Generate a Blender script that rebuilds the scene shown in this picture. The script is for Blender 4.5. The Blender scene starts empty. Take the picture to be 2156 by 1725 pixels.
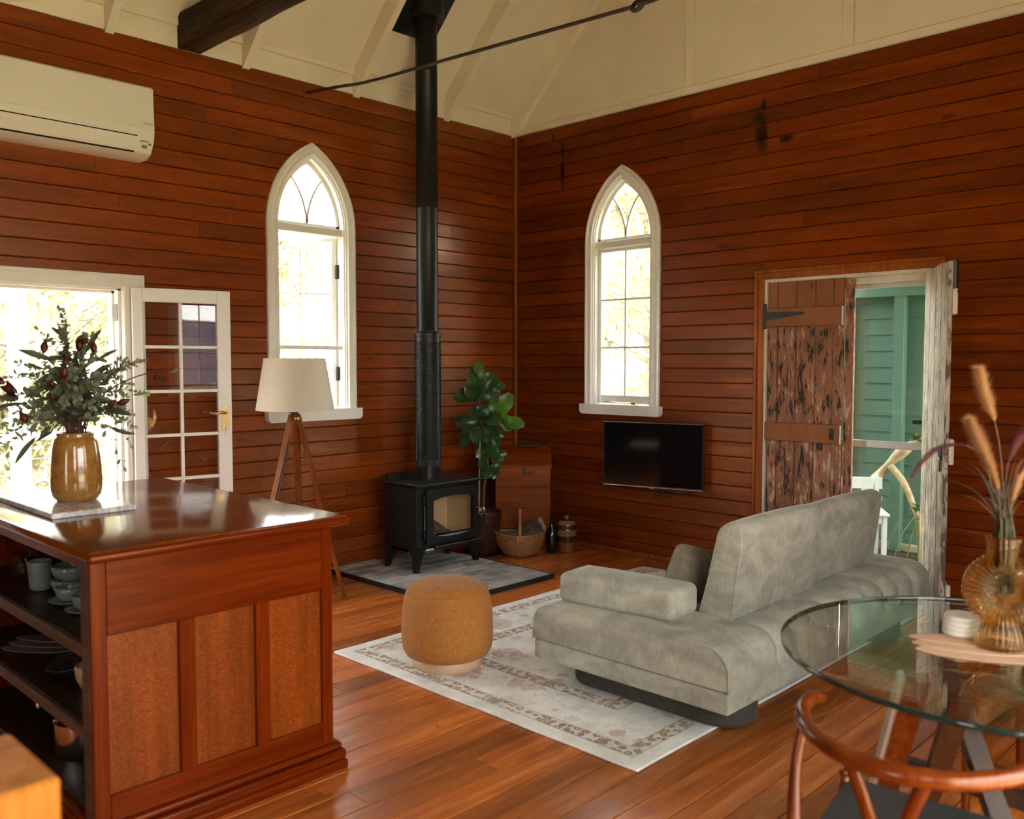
import bpy, bmesh, math, random
from mathutils import Vector, Matrix, noise
random.seed(11)
SC = bpy.context.scene
COL = SC.collection
PI = math.pi
# ------------------------------------------------------------------ camera, sky, exposure
cam_data = bpy.data.cameras.new('camera')
cam = bpy.data.objects.new('camera', cam_data)
COL.objects.link(cam)
cam.location = (5.375, -5.585, 1.5)
cam.rotation_euler = (math.radians(90 - 3.016), 0.0, math.radians(44.14))
cam_data.sensor_width = 36.0
cam_data.lens = 1868.0 / 2156.0 * 36.0
cam_data.clip_end = 400
cam_data.dof.use_dof = True
cam_data.dof.focus_distance = 4.9
cam_data.dof.aperture_fstop = 2.6
SC.camera = cam

SKY = 12.5
world = bpy.data.worlds.new('sky')
SC.world = world
world.use_nodes = True
wn, wl = world.node_tree.nodes, world.node_tree.links
wn.clear()
w_out = wn.new('ShaderNodeOutputWorld'); w_bg = wn.new('ShaderNodeBackground')
w_tc = wn.new('ShaderNodeTexCoord'); w_sep = wn.new('ShaderNodeSeparateXYZ'); w_rmp = wn.new('ShaderNodeValToRGB')
wl.new(w_tc.outputs['Generated'], w_sep.inputs[0]); wl.new(w_sep.outputs['Z'], w_rmp.inputs[0])
w_rmp.color_ramp.elements[0].position = 0.0; w_rmp.color_ramp.elements[0].color = (1.0, 0.985, 0.94, 1)
w_rmp.color_ramp.elements[1].position = 0.7; w_rmp.color_ramp.elements[1].color = (0.86, 0.94, 1.0, 1)
wl.new(w_rmp.outputs[0], w_bg.inputs[0]); w_bg.inputs[1].default_value = SKY
wl.new(w_bg.outputs[0], w_out.inputs[0])

sun_data = bpy.data.lights.new('sun', 'SUN')
sun_data.energy = 46.0; sun_data.angle = math.radians(0.6); sun_data.color = (1.0, 0.94, 0.83)
sun = bpy.data.objects.new('sun', sun_data); COL.objects.link(sun)
sun.rotation_euler = Vector((0.45, -1.0, 1.75)).to_track_quat('Z', 'Y').to_euler()

vs = SC.view_settings
vs.view_transform = 'Standard'; vs.look = 'None'; vs.gamma = 1.0; vs.use_curve_mapping = False
vs.exposure = 0.08
SC.cycles.use_denoising = True
SC.cycles.use_adaptive_sampling = True
SC.cycles.adaptive_threshold = 0.2
SC.cycles.adaptive_min_samples = 16
SC.cycles.max_bounces = 7
SC.cycles.diffuse_bounces = 4
SC.cycles.glossy_bounces = 4
SC.cycles.transmission_bounces = 6
SC.cycles.transparent_max_bounces = 12
SC.cycles.sample_clamp_indirect = 8.0
SC.cycles.caustics_reflective = False
SC.cycles.caustics_refractive = False
SC.cycles.blur_glossy = 0.6

def portal(loc, rot, sx, sy):
    """light portal: emits nothing, only tells the sampler where the sky shows through an opening"""
    d = bpy.data.lights.new('opening_portal', 'AREA')
    d.shape = 'RECTANGLE'; d.size = sx; d.size_y = sy
    d.cycles.is_portal = True
    o = bpy.data.objects.new('opening_portal', d)
    o.location = loc; o.rotation_euler = rot
    COL.objects.link(o)

# ------------------------------------------------------------------ mesh helpers
class MB:
    def __init__(self):
        self.v = []; self.f = []
    def add(self, V, F):
        n = len(self.v)
        self.v += [tuple(p) for p in V]
        self.f += [tuple(i + n for i in f) for f in F]
        return self
    def box(self, x0, x1, y0, y1, z0, z1, c=0.0):
        if c <= 0:
            V = [(x, y, z) for x in (x0, x1) for y in (y0, y1) for z in (z0, z1)]
            F = [(0, 1, 3, 2), (4, 6, 7, 5), (0, 4, 5, 1), (2, 3, 7, 6), (0, 2, 6, 4), (1, 5, 7, 3)]
            return self.add(V, F)
        lo = (x0, y0, z0); hi = (x1, y1, z1)
        V = []; idx = {}
        for sx in (0, 1):
            for sy in (0, 1):
                for sz in (0, 1):
                    s = (sx, sy, sz)
                    for a in range(3):
                        p = []
                        for k in range(3):
                            e = hi[k] if s[k] else lo[k]
                            if k != a:
                                e += -c if s[k] else c
                            p.append(e)
                        idx[(s, a)] = len(V); V.append(tuple(p))
        F = []
        for a in range(3):
            b, d = (a + 1) % 3, (a + 2) % 3
            for sa in (0, 1):
                q = []
                for sb, sd in ((0, 0), (1, 0), (1, 1), (0, 1)):
                    s = [0, 0, 0]; s[a] = sa; s[b] = sb; s[d] = sd
                    q.append(idx[(tuple(s), a)])
                F.append(tuple(q) if sa else tuple(reversed(q)))
            for sb in (0, 1):
                for sd in (0, 1):
                    s0 = [0, 0, 0]; s1 = [0, 0, 0]
                    s0[a] = 0; s1[a] = 1; s0[b] = s1[b] = sb; s0[d] = s1[d] = sd
                    s0, s1 = tuple(s0), tuple(s1)
                    q = [idx[(s0, b)], idx[(s1, b)], idx[(s1, d)], idx[(s0, d)]]
                    F.append(tuple(q) if sb != sd else tuple(reversed(q)))
        for sx in (0, 1):
            for sy in (0, 1):
                for sz in (0, 1):
                    s = (sx, sy, sz)
                    q = [idx[(s, 0)], idx[(s, 1)], idx[(s, 2)]]
                    F.append(tuple(q) if (sx + sy + sz) % 2 == 1 else tuple(reversed(q)))
        return self.add(V, F)
    def prism(self, poly, fn, t0, t1):
        """poly: 2d points; fn(a, b, t) -> 3d"""
        n = len(poly)
        V = [fn(a, b, t0) for a, b in poly] + [fn(a, b, t1) for a, b in poly]
        F = [tuple(range(n - 1, -1, -1)), tuple(range(n, 2 * n))]
        F += [(i, (i + 1) % n, n + (i + 1) % n, n + i) for i in range(n)]
        return self.add(V, F)
    def tube(self, pts, r, n=8, caps=True, flat=1.0, up=None):
        pts = [Vector(p) for p in pts]
        m = len(pts)
        rr = r if isinstance(r, (list, tuple)) else [r] * m
        V = []; F = []
        prev = None
        for i, p in enumerate(pts):
            t = (pts[min(i + 1, m - 1)] - pts[max(i - 1, 0)])
            if t.length < 1e-9: t = Vector((0, 0, 1))
            t.normalize()
            if prev is None:
                a = Vector(up) if up else (Vector((0, 0, 1)) if abs(t.z) < 0.9 else Vector((1, 0, 0)))
                u = (a - t * a.dot(t)).normalized()
            else:
                u = (prev - t * prev.dot(t))
                u = u.normalized() if u.length > 1e-6 else t.orthogonal().normalized()
            prev = u
            w = t.cross(u)
            for k in range(n):
                an = 2 * PI * k / n
                V.append(p + (u * math.cos(an) * flat + w * math.sin(an)) * rr[i])
        for i in range(m - 1):
            for k in range(n):
                k2 = (k + 1) % n
                F.append((i * n + k, i * n + k2, (i + 1) * n + k2, (i + 1) * n + k))
        if caps:
            F.append(tuple(range(n - 1, -1, -1)))
            F.append(tuple((m - 1) * n + k for k in range(n)))
        return self.add(V, F)
    def lathe(self, prof, n=32, c=(0, 0, 0), rib=0, amp=0.0, close=False):
        """prof: (r, z) list; optional ribs round the body"""
        V = []; F = []
        m = len(prof)
        for r, z in prof:
            for k in range(n):
                an = 2 * PI * k / n
                q = r * (1 + (amp * math.cos(rib * an) if rib else 0))
                V.append((c[0] + q * math.cos(an), c[1] + q * math.sin(an), c[2] + z))
        for i in range(m - 1 if not close else m):
            j = (i + 1) % m
            for k in range(n):
                k2 = (k + 1) % n
                F.append((i * n + k, i * n + k2, j * n + k2, j * n + k))
        if not close:
            if prof[0][0] > 1e-5: F.append(tuple(range(n - 1, -1, -1)))
            if prof[-1][0] > 1e-5: F.append(tuple((m - 1) * n + k for k in range(n)))
        return self.add(V, F)
    def rbox(self, size, r, c=(0, 0, 0), k=3, m=(1, 1, 1), deform=None):
        """rounded box as one closed skin"""
        h = [s / 2 for s in size]
        r = min(r, min(h) * 0.999)
        ax = []
        for a in range(3):
            inner = h[a] - r
            pos = [inner + r * math.tan(PI / 4 * i / k) for i in range(k, 0, -1)]
            mid = [inner - 2 * inner * i / m[a] for i in range(m[a] + 1)]
            ax.append([p for p in pos] + mid + [-p for p in reversed(pos)])
        V = []; F = []; key = {}
        def vid(p):
            kk = (round(p[0], 5), round(p[1], 5), round(p[2], 5))
            if kk in key: return key[kk]
            q = [max(-(h[a] - r), min(h[a] - r, p[a])) for a in range(3)]
            d = Vector([p[a] - q[a] for a in range(3)])
            d.normalize()
            P = Vector(q) + d * r
            if deform: P = Vector(deform(P, d))
            key[kk] = len(V); V.append((P[0] + c[0], P[1] + c[1], P[2] + c[2]))
            return key[kk]
        for a in range(3):
            b, d = (a + 1) % 3, (a + 2) % 3
            for s in (1, -1):
                for i in range(len(ax[b]) - 1):
                    for j in range(len(ax[d]) - 1):
                        q = []
                        for (ii, jj) in ((i, j), (i, j + 1), (i + 1, j + 1), (i + 1, j)):
                            p = [0, 0, 0]; p[a] = s * h[a]; p[b] = ax[b][ii]; p[d] = ax[d][jj]
                            q.append(vid(p))
                        if len(set(q)) >= 3:
                            q = q if s < 0 else q[::-1]
                            F.append(tuple(q[::-1]))
        return self.add(V, F)
    def grid(self, fn, nu, nv, closed_u=False):
        V = [fn(i / nu, j / nv) for i in range(nu + (0 if closed_u else 1)) for j in range(nv + 1)]
        F = []
        for i in range(nu):
            i2 = (i + 1) % nu if closed_u else i + 1
            for j in range(nv):
                F.append((i * (nv + 1) + j, i2 * (nv + 1) + j, i2 * (nv + 1) + j + 1, i * (nv + 1) + j + 1))
        return self.add(V, F)
    def xf(self, M):
        self.v = [tuple(M @ Vector(p)) for p in self.v]
        return self
    def build(self, name, mat, parent=None, smooth=False, loc=None, rot=None, kind=None, fix=False):
        me = bpy.data.meshes.new(name)
        me.from_pydata(self.v, [], self.f)
        if fix:
            bm = bmesh.new(); bm.from_mesh(me)
            bmesh.ops.recalc_face_normals(bm, faces=bm.faces)
            bm.to_mesh(me); bm.free()
        me.materials.append(mat)
        if smooth is True:
            me.polygons.foreach_set('use_smooth', [True] * len(me.polygons))
        elif smooth:
            me.polygons.foreach_set('use_smooth', [True] * len(me.polygons))
            me.set_sharp_from_angle(angle=math.radians(smooth))
        me.update()
        o = bpy.data.objects.new(name, me)
        COL.objects.link(o)
        if parent is not None: o.parent = parent
        if loc is not None: o.location = loc
        if rot is not None: o.rotation_euler = rot
        if kind: o['kind'] = kind
        return o

def thing(name, label, cat, loc=(0, 0, 0), rz=0.0, group=None):
    o = bpy.data.objects.new(name, None)
    COL.objects.link(o)
    o.empty_display_size = 0.1
    o.location = loc; o.rotation_euler = (0, 0, rz)
    o['label'] = label; o['category'] = cat
    if group: o['group'] = group
    return o
def tag(o, label, cat, group=None):
    o['label'] = label; o['category'] = cat
    if group: o['group'] = group
    return o
def structure(name, label=None, cat=None):
    o = bpy.data.objects.new(name, None)
    COL.objects.link(o); o['kind'] = 'structure'; o.empty_display_size = 0.1
    if label: o['label'] = label
    if cat: o['category'] = cat
    return o
def copy_tree(o, parent=None):
    c = o.copy(); COL.objects.link(c)
    if parent is not None: c.parent = parent
    for ch in [q for q in o.children]:
        copy_tree(ch, c)
    return c
def arc(cx, cy, r, a0, a1, n):
    return [(cx + r * math.cos(a0 + (a1 - a0) * i / n), cy + r * math.sin(a0 + (a1 - a0) * i / n)) for i in range(n + 1)]
def smooth_path(pts, sub=6):
    """Catmull-Rom through the points"""
    P = [Vector(p) for p in pts]
    out = []
    for i in range(len(P) - 1):
        a = P[max(i - 1, 0)]; b = P[i]; c = P[i + 1]; d = P[min(i + 2, len(P) - 1)]
        for s in range(sub):
            t = s / sub
            out.append(0.5 * ((2 * b) + (c - a) * t + (2 * a - 5 * b + 4 * c - d) * t * t + (3 * b - a - 3 * c + d) * t ** 3))
    out.append(P[-1])
    return out
# ------------------------------------------------------------------ materials
def new_mat(name):
    m = bpy.data.materials.new(name)
    m.use_nodes = True
    nt = m.node_tree
    b = nt.nodes['Principled BSDF']
    return m, nt.nodes, nt.links, b
def setp(b, **k):
    names = dict(rough='Roughness', metal='Metallic', coat='Coat Weight', coatr='Coat Roughness', spec='Specular IOR Level',
                 sheen='Sheen Weight', sheenr='Sheen Roughness', trans='Transmission Weight', ior='IOR', sss='Subsurface Weight')
    for a, v in k.items():
        b.inputs[names[a]].default_value = v
def coords(n, l, scale=(1, 1, 1), rand=0.0, which='Object'):
    tc = n.new('ShaderNodeTexCoord'); mp = n.new('ShaderNodeMapping')
    l.new(tc.outputs[which], mp.inputs['Vector'])
    mp.inputs['Scale'].default_value = scale
    if rand:
        oi = n.new('ShaderNodeObjectInfo'); mu = n.new('ShaderNodeVectorMath'); mu.operation = 'SCALE'
        cv = n.new('ShaderNodeCombineXYZ')
        l.new(oi.outputs['Random'], cv.inputs[0]); l.new(oi.outputs['Random'], cv.inputs[1]); l.new(oi.outputs['Random'], cv.inputs[2])
        l.new(cv.outputs[0], mu.inputs[0]); mu.inputs['Scale'].default_value = rand
        l.new(mu.outputs[0], mp.inputs['Location'])
    return mp.outputs[0]
def noise_n(n, l, vec, scale=1.0, detail=4.0, rough=0.55, dist=0.0):
    t = n.new('ShaderNodeTexNoise')
    l.new(vec, t.inputs['Vector'])
    t.inputs['Scale'].default_value = scale; t.inputs['Detail'].default_value = detail
    t.inputs['Roughness'].default_value = rough; t.inputs['Distortion'].default_value = dist
    return t.outputs['Fac']
def ramp(n, l, fac, stops):
    r = n.new('ShaderNodeValToRGB')
    e = r.color_ramp.elements
    while len(e) < len(stops): e.new(0.5)
    for i, (p, c) in enumerate(stops):
        e[i].position = p; e[i].color = (c[0], c[1], c[2], 1) if len(c) == 3 else c
    l.new(fac, r.inputs[0])
    return r.outputs[0]
def mix(n, l, a, b, fac, mode='MIX'):
    m = n.new('ShaderNodeMix'); m.data_type = 'RGBA'; m.blend_type = mode
    for s, v in ((6, a), (7, b), (0, fac)):
        if hasattr(v, 'links') or hasattr(v, 'is_linked'): l.new(v, m.inputs[s])
        else: m.inputs[s].default_value = (v[0], v[1], v[2], 1) if isinstance(v, (tuple, list)) else v
    return m.outputs[2]
def bump(n, l, b, h, strength=0.2, dist=0.01):
    bp = n.new('ShaderNodeBump'); bp.inputs['Strength'].default_value = strength; bp.inputs['Distance'].default_value = dist
    l.new(h, bp.inputs['Height']); l.new(bp.outputs[0], b.inputs['Normal'])
def math_n(n, l, op, a, b=None, c=None, clamp=False):
    m = n.new('ShaderNodeMath'); m.operation = op; m.use_clamp = clamp
    for i, v in enumerate((a, b, c)):
        if v is None: continue
        if hasattr(v, 'is_linked'): l.new(v, m.inputs[i])
        else: m.inputs[i].default_value = v
    return m.outputs[0]
def G(v): return (v, v, v)

def wood(name, dark, mid, light, axis=0, rough=0.35, rand=7.0, coat=0.0, coatr=0.2, grain=1.0, vary=0.35, stain=0.5, knots=0.0, bumpy=0.15, spec=0.5, blots=None, tint=None, specks=0):
    m, n, l, b = new_mat(name)
    sc = [22.0, 22.0, 22.0]; sc[axis] = 1.3
    v = coords(n, l, tuple(sc), rand)
    g1 = noise_n(n, l, v, 1.0 * grain, 5, 0.62, 0.7)
    sc2 = [130.0, 130.0, 130.0]; sc2[axis] = 5.0
    v2 = coords(n, l, tuple(sc2), rand)
    g2 = noise_n(n, l, v2, 1.0, 1, 0.6)
    col = ramp(n, l, g1, [(0.30, dark), (0.5, mid), (0.72, light)])
    fine = ramp(n, l, g2, [(0.35, G(0.72)), (0.6, G(1.0))])
    col = mix(n, l, col, fine, 0.7, 'MULTIPLY')
    if rand:
        oi = n.new('ShaderNodeObjectInfo')
        tone = ramp(n, l, oi.outputs['Random'], [(0.0, G(1.0 - vary)), (0.5, G(1.0)), (1.0, (1.0 + vary * .6, 1.0 + vary * .45, 1.0 + vary * .35))])
        col = mix(n, l, col, tone, 1.0, 'MULTIPLY')
    if stain:
        sc3 = [3.0, 3.0, 3.0]; sc3[axis] = 0.8
        v3 = coords(n, l, tuple(sc3), 0)
        s = ramp(n, l, noise_n(n, l, v3, 1.0, 3, 0.6), [(0.30, G(1 - stain)), (0.55, G(1.0))])
        col = mix(n, l, col, s, 0.8, 'MULTIPLY')
    if knots:
        sc4 = [9.0, 9.0, 9.0]; sc4[axis] = 3.0
        v4 = coords(n, l, tuple(sc4), rand)
        vo = n.new('ShaderNodeTexVoronoi'); vo.inputs['Scale'].default_value = 0.55
        l.new(v4, vo.inputs['Vector'])
        kk = ramp(n, l, vo.outputs['Distance'], [(0.03, G(1 - knots)), (0.10, G(1.0))])
        col = mix(n, l, col, kk, 1.0, 'MULTIPLY')
    if specks:                               # nail holes and borer marks
        vs_ = coords(n, l, (1, .6, 1)); vo2 = n.new('ShaderNodeTexVoronoi'); vo2.inputs['Scale'].default_value = specks; l.new(vs_, vo2.inputs['Vector'])
        sc_ = n.new('ShaderNodeSeparateColor'); l.new(vo2.outputs['Color'], sc_.inputs[0])
        dk_ = ramp(n, l, math_n(n, l, 'DIVIDE', vo2.outputs['Distance'], math_n(n, l, 'MULTIPLY_ADD', sc_.outputs[0], 0.08, 0.012)), [(0.6, G(0.12)), (1.0, G(1.0))])
        col = mix(n, l, col, dk_, 1.0, 'MULTIPLY')
    if blots:                                # old smoke stains and a knot hole, fixed to the boards
        tc = n.new('ShaderNodeTexCoord'); sp = n.new('ShaderNodeSeparateXYZ'); l.new(tc.outputs['Object'], sp.inputs[0])
        vq = coords(n, l, (24, 24, 24)); wob = noise_n(n, l, vq, 1.0, 4, 0.6)
        tot = None
        for bx, bz, rx, rz in blots:
            ux = math_n(n, l, 'DIVIDE', math_n(n, l, 'SUBTRACT', sp.outputs['X'], bx), rx); uz = math_n(n, l, 'DIVIDE', math_n(n, l, 'SUBTRACT', sp.outputs['Z'], bz), rz)
            dd = math_n(n, l, 'ADD', math_n(n, l, 'MULTIPLY', ux, ux), math_n(n, l, 'MULTIPLY', uz, uz))
            dd = math_n(n, l, 'ADD', dd, math_n(n, l, 'MULTIPLY', math_n(n, l, 'SUBTRACT', wob, 0.5), 2.2))
            mk = math_n(n, l, 'SUBTRACT', 1.25, dd, clamp=True)
            tot = mk if tot is None else math_n(n, l, 'MAXIMUM', tot, mk)
        col = mix(n, l, col, (.008, .004, .002), math_n(n, l, 'MULTIPLY', tot, 0.92, clamp=True))
    l.new(col, b.inputs['Base Color'])
    rr = ramp(n, l, g1, [(0.3, G(min(1, rough * 1.25))), (0.7, G(rough * 0.85))])
    l.new(rr, b.inputs['Roughness'])
    setp(b, coat=coat, coatr=coatr, spec=spec)
    if tint: b.inputs['Specular Tint'].default_value = (*tint, 1)
    if bumpy > 0.2: bump(n, l, b, g1, bumpy, 0.004)
    return m
def plain(name, c, rough=0.5, metal=0.0, coat=0.0, var=0.0, vscale=8.0, bumpy=0.0, bscale=60.0, spec=0.5, sheen=0.0):
    m, n, l, b = new_mat(name)
    b.inputs['Base Color'].default_value = (c[0], c[1], c[2], 1)
    setp(b, rough=rough, metal=metal, coat=coat, spec=spec)
    if sheen: setp(b, sheen=sheen, sheenr=0.4)
    if var:
        v = coords(n, l)
        f = noise_n(n, l, v, vscale, 5, 0.6)
        col = ramp(n, l, f, [(0.3, tuple(x * (1 - var) for x in c)), (0.7, tuple(min(1, x * (1 + var * .6)) for x in c))])
        l.new(col, b.inputs['Base Color'])
    if bumpy:
        v = coords(n, l)
        bump(n, l, b, noise_n(n, l, v, bscale, 3, 0.5), bumpy, 0.003)
    return m
def glass_pane(name, tint=(0.97, 0.99, 0.98), ior=1.45, dirt=0.0):
    m, n, l, b = new_mat(name)
    n.remove(b)
    out = n['Material Output']
    tr = n.new('ShaderNodeBsdfTransparent'); gl = n.new('ShaderNodeBsdfGlossy'); fr = n.new('ShaderNodeFresnel'); mx = n.new('ShaderNodeMixShader')
    tr.inputs[0].default_value = (*tint, 1); gl.inputs['Roughness'].default_value = 0.0; gl.inputs[0].default_value = (1, 1, 1, 1)
    fr.inputs[0].default_value = ior
    geo = n.new('ShaderNodeNewGeometry')
    l.new(geo.outputs['Normal'], fr.inputs['Normal'])
    l.new(fr.outputs[0], mx.inputs[0]); l.new(tr.outputs[0], mx.inputs[1]); l.new(gl.outputs[0], mx.inputs[2])
    l.new(mx.outputs[0], out.inputs[0])
    return m

M = {}
BLOTS = [(2.326, 3.05, .050, .135), (2.30, 3.17, .045, .04), (2.335, 3.245, .022, .05), (2.505, 2.995, .055, .028), (.534, 3.24, .018, .075), (.534, 3.06, .020, .13), (.43, 3.37, .018, .035)]
WT = (1.0, .62, .38)                       # varnish tints what it mirrors
M['wallL'] = wood('wall_timber_left', (0.15252, 0.023272, 0.0017712), (0.23124, 0.038966, 0.0031488), (0.31488, 0.064944, 0.006888), axis=1, rough=0.29, coat=0.0, stain=0.42, knots=0.7, vary=0.20, spec=1.0, tint=WT)
M['wallR'] = wood('wall_timber_right', (0.13456, 0.019544, 0.0015776), (0.19952, 0.032072, 0.0026912), (0.27376, 0.053119, 0.0057536), axis=0, rough=0.27, coat=0.0, stain=0.45, knots=0.7, vary=0.20, spec=0.28, blots=BLOTS, tint=WT)
M['floor'] = wood('floor_timber', (0.315, 0.0714, 0.009975), (0.504, 0.1365, 0.0231), (0.651, 0.21525, 0.0483), axis=1, rough=0.27, coat=0.0, stain=0.38, knots=0.8, vary=0.34, spec=0.45, tint=(1, .75, .55), specks=8.5)
M['gap'] = plain('dark_gap', (.008, .004, .002), 0.9)
M['trimw'] = wood('trim_timber', (0.1955, 0.0414, 0.00575), (0.29325, 0.0713, 0.010925), (0.3795, 0.10925, 0.0207), axis=2, rough=0.4, stain=0.3, vary=0.1, spec=0.3, tint=WT)
M['islH'] = wood('island_timber_across', (0.0798, 0.00836, 0.000608), (0.1254, 0.01444, 0.000988), (0.171, 0.02584, 0.00228), axis=1, rough=0.22, coat=0.0, stain=0.3, vary=0.06, spec=0.25, tint=WT)
M['islV'] = wood('island_timber_upright', (0.0798, 0.00836, 0.000608), (0.1254, 0.01444, 0.000988), (0.171, 0.02584, 0.00228), axis=2, rough=0.22, coat=0.0, stain=0.3, vary=0.06, spec=0.25, tint=WT)
M['islTop'] = wood('island_top_timber', (.13, .026, .0035), (.20, .046, .0065), (.27, .075, .013), axis=0, rough=0.115, coat=0.0, stain=0.35, vary=0.05, rand=1.0, spec=0.45, tint=(1, .80, .6))
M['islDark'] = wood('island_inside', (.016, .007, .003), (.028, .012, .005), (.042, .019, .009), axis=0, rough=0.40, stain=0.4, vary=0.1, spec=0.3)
M['shelfEdge'] = wood('shelf_edge', (.060, .030, .019), (.088, .047, .031), (.115, .066, .046), axis=0, rough=0.5, stain=0.3, vary=0.1, spec=0.35)
M['beam'] = wood('old_beam', (.014, .007, .003), (.060, .030, .012), (.17, .098, .046), axis=0, rough=0.8, stain=0.75, vary=0.0, rand=0, bumpy=0.8, grain=0.8, spec=0.2)
M['chest'] = wood('chest_timber', (0.1595, 0.026318, 0.00232), (0.2465, 0.04785, 0.00493), (0.34075, 0.07975, 0.010875), axis=0, rough=0.40, stain=0.4, knots=0.7, vary=0.15, spec=0.3, tint=WT)
M['chair'] = wood('chair_timber', (0.0792, 0.0108, 0.000864), (0.126, 0.02016, 0.001872), (0.1728, 0.03456, 0.004176), axis=2, rough=0.22, coat=0.2, coatr=0.15, stain=0.2, vary=0.05, tint=WT)
M['chairdark'] = wood('table_leg_timber', (.020, .008, .004), (.036, .015, .008), (.058, .025, .013), axis=2, rough=0.35, stain=0.2, vary=0.1, spec=0.4)
M['lampwood'] = wood('lamp_timber', (.125, .028, .0055), (.19, .047, .0095), (.26, .073, .017), axis=2, rough=0.45, stain=0.2, vary=0.1, spec=0.3, tint=WT)
M['post'] = wood('honey_timber', (.34, .10, .012), (.46, .155, .020), (.56, .215, .036), axis=2, rough=0.45, stain=0.15, vary=0.05, spec=0.3, tint=WT)
M['cream'] = plain('cream_paint', (.80, .72, .56), 0.5, var=0.06, vscale=3.0, bumpy=0.03, bscale=25)
M['white'] = plain('white_gloss_paint', (.82, .80, .74), 0.28, var=0.05, vscale=6.0, bumpy=0.05, bscale=30)
M['whiteplast'] = plain('white_plastic', (.74, .71, .63), 0.35)
M['glass'] = glass_pane('window_glass')
M['black'] = plain('black_steel', (.008, .0085, .008), 0.45, var=0.2, bumpy=0.05, bscale=180, spec=0.28)
M['blackflue'] = plain('black_flue', (.008, .009, .008), 0.40, var=0.1, spec=0.30)
M['iron'] = plain('wrought_iron', (.045, .028, .018), 0.55, metal=0.3, var=0.4, vscale=30, bumpy=0.3, bscale=90)
M['ironblk'] = plain('black_iron', (.012, .012, .012), 0.45, metal=0.2)
M['brass'] = plain('brass', (.72, .50, .20), 0.25, metal=1.0)
M['chrome'] = plain('polished_steel', (.62, .60, .56), 0.16, metal=1.0)
M['alu'] = plain('aluminium', (.62, .62, .60), 0.35, metal=0.7)
M['grout'] = plain('grout', (.60, .57, .52), 0.85)
M['shade'] = plain('lamp_linen', (.62, .55, .44), 0.85, var=0.06, vscale=60, bumpy=0.25, bscale=400)
M['green'] = plain('green_weatherboard', (.105, .205, .150), 0.55, var=0.08, vscale=5)
M['greend'] = plain('green_frame', (.092, .188, .132), 0.5, var=0.05)
M['whitech'] = plain('white_chair_paint', (.50, .53, .50), 0.45)
M['driftwood'] = plain('driftwood', (.50, .37, .20), 0.8, var=0.35, vscale=14, bumpy=0.5, bscale=40)
def schlick_glass(name, tint, f0=0.04, rough=0.0):
    m, n, l, b = new_mat(name)
    n.remove(b)
    out = n['Material Output']
    tr = n.new('ShaderNodeBsdfTransparent'); gl = n.new('ShaderNodeBsdfGlossy'); mx = n.new('ShaderNodeMixShader')
    tr.inputs[0].default_value = (*tint, 1); gl.inputs['Roughness'].default_value = rough; gl.inputs[0].default_value = (1, 1, 1, 1)
    geo = n.new('ShaderNodeNewGeometry'); dt = n.new('ShaderNodeVectorMath'); dt.operation = 'DOT_PRODUCT'
    l.new(geo.outputs['Normal'], dt.inputs[0]); l.new(geo.outputs['Incoming'], dt.inputs[1])
    c = math_n(n, l, 'ABSOLUTE', dt.outputs['Value'])
    p = math_n(n, l, 'POWER', math_n(n, l, 'SUBTRACT', 1.0, c, clamp=True), 5.0)
    f = math_n(n, l, 'MULTIPLY_ADD', p, 1 - f0, f0)
    l.new(f, mx.inputs[0]); l.new(tr.outputs[0], mx.inputs[1]); l.new(gl.outputs[0], mx.inputs[2])
    l.new(mx.outputs[0], out.inputs[0])
    return m
M['glass'] = schlick_glass('window_glass', (.98, .99, .985))
M['tableglass'] = schlick_glass('table_glass', (.90, .96, .93), 0.09)
M['tumbler'] = schlick_glass('tumbler_glass', (.90, .90, .88), 0.06, 0.03)
M['tumblerAmber'] = schlick_glass('amber_tumbler_glass', (.62, .40, .14), 0.06, 0.03)
M['stoveglass'] = schlick_glass('stove_glass', (.93, .91, .86), 0.04)

def velvet(name, c, sh=0.35):
    m, n, l, b = new_mat(name)
    v = coords(n, l, (2.2, 2.2, 3.5)); f = noise_n(n, l, v, 2.2, 6, 0.65, 0.8)
    v2 = coords(n, l, (70, 70, 16)); f2 = noise_n(n, l, v2, 1.0, 4, 0.7)
    col = ramp(n, l, f, [(0.30, tuple(x * .66 for x in c)), (0.52, c), (0.72, tuple(x * 1.34 for x in c))])
    col = mix(n, l, col, ramp(n, l, f2, [(0.3, G(.82)), (0.7, G(1.1))]), 0.8, 'MULTIPLY')
    l.new(col, b.inputs['Base Color'])
    setp(b, rough=0.85, sheen=sh, sheenr=0.30, spec=0.2)
    b.inputs['Sheen Tint'].default_value = (.85, .80, .68, 1)
    bump(n, l, b, f2, 0.15, 0.002)
    return m
M['velvet'] = velvet('sofa_velvet', (.36, .345, .278))
M['velvetshade'] = velvet('sofa_velvet_shaded', (.060, .055, .042), 0.1)  # same velvet for the feet, shade under the sofa put into its colour

def linen(name, c):
    m, n, l, b = new_mat(name)
    va = coords(n, l, (40, 40, 520)); vb = coords(n, l, (420, 420, 30))
    fa = noise_n(n, l, va, 1.0, 3, 0.6); fb = noise_n(n, l, vb, 1.0, 3, 0.6)
    s = math_n(n, l, 'ADD', fa, fb)
    col = ramp(n, l, math_n(n, l, 'MULTIPLY', s, 0.5), [(0.36, tuple(x * .62 for x in c)), (0.5, c), (0.64, tuple(min(1, x * 1.32) for x in c))])
    l.new(col, b.inputs['Base Color'])
    setp(b, rough=0.9, sheen=0.08, spec=0.2)
    bump(n, l, b, s, 0.25, 0.002)
    return m
M['linen'] = linen('mustard_linen', (.36, .145, .030))
M['cushion'] = velvet('cushion_velvet', (.17, .145, .10))
M['seatblack'] = plain('black_leather', (.020, .020, .019), 0.5, bumpy=0.1, bscale=300)

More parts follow.
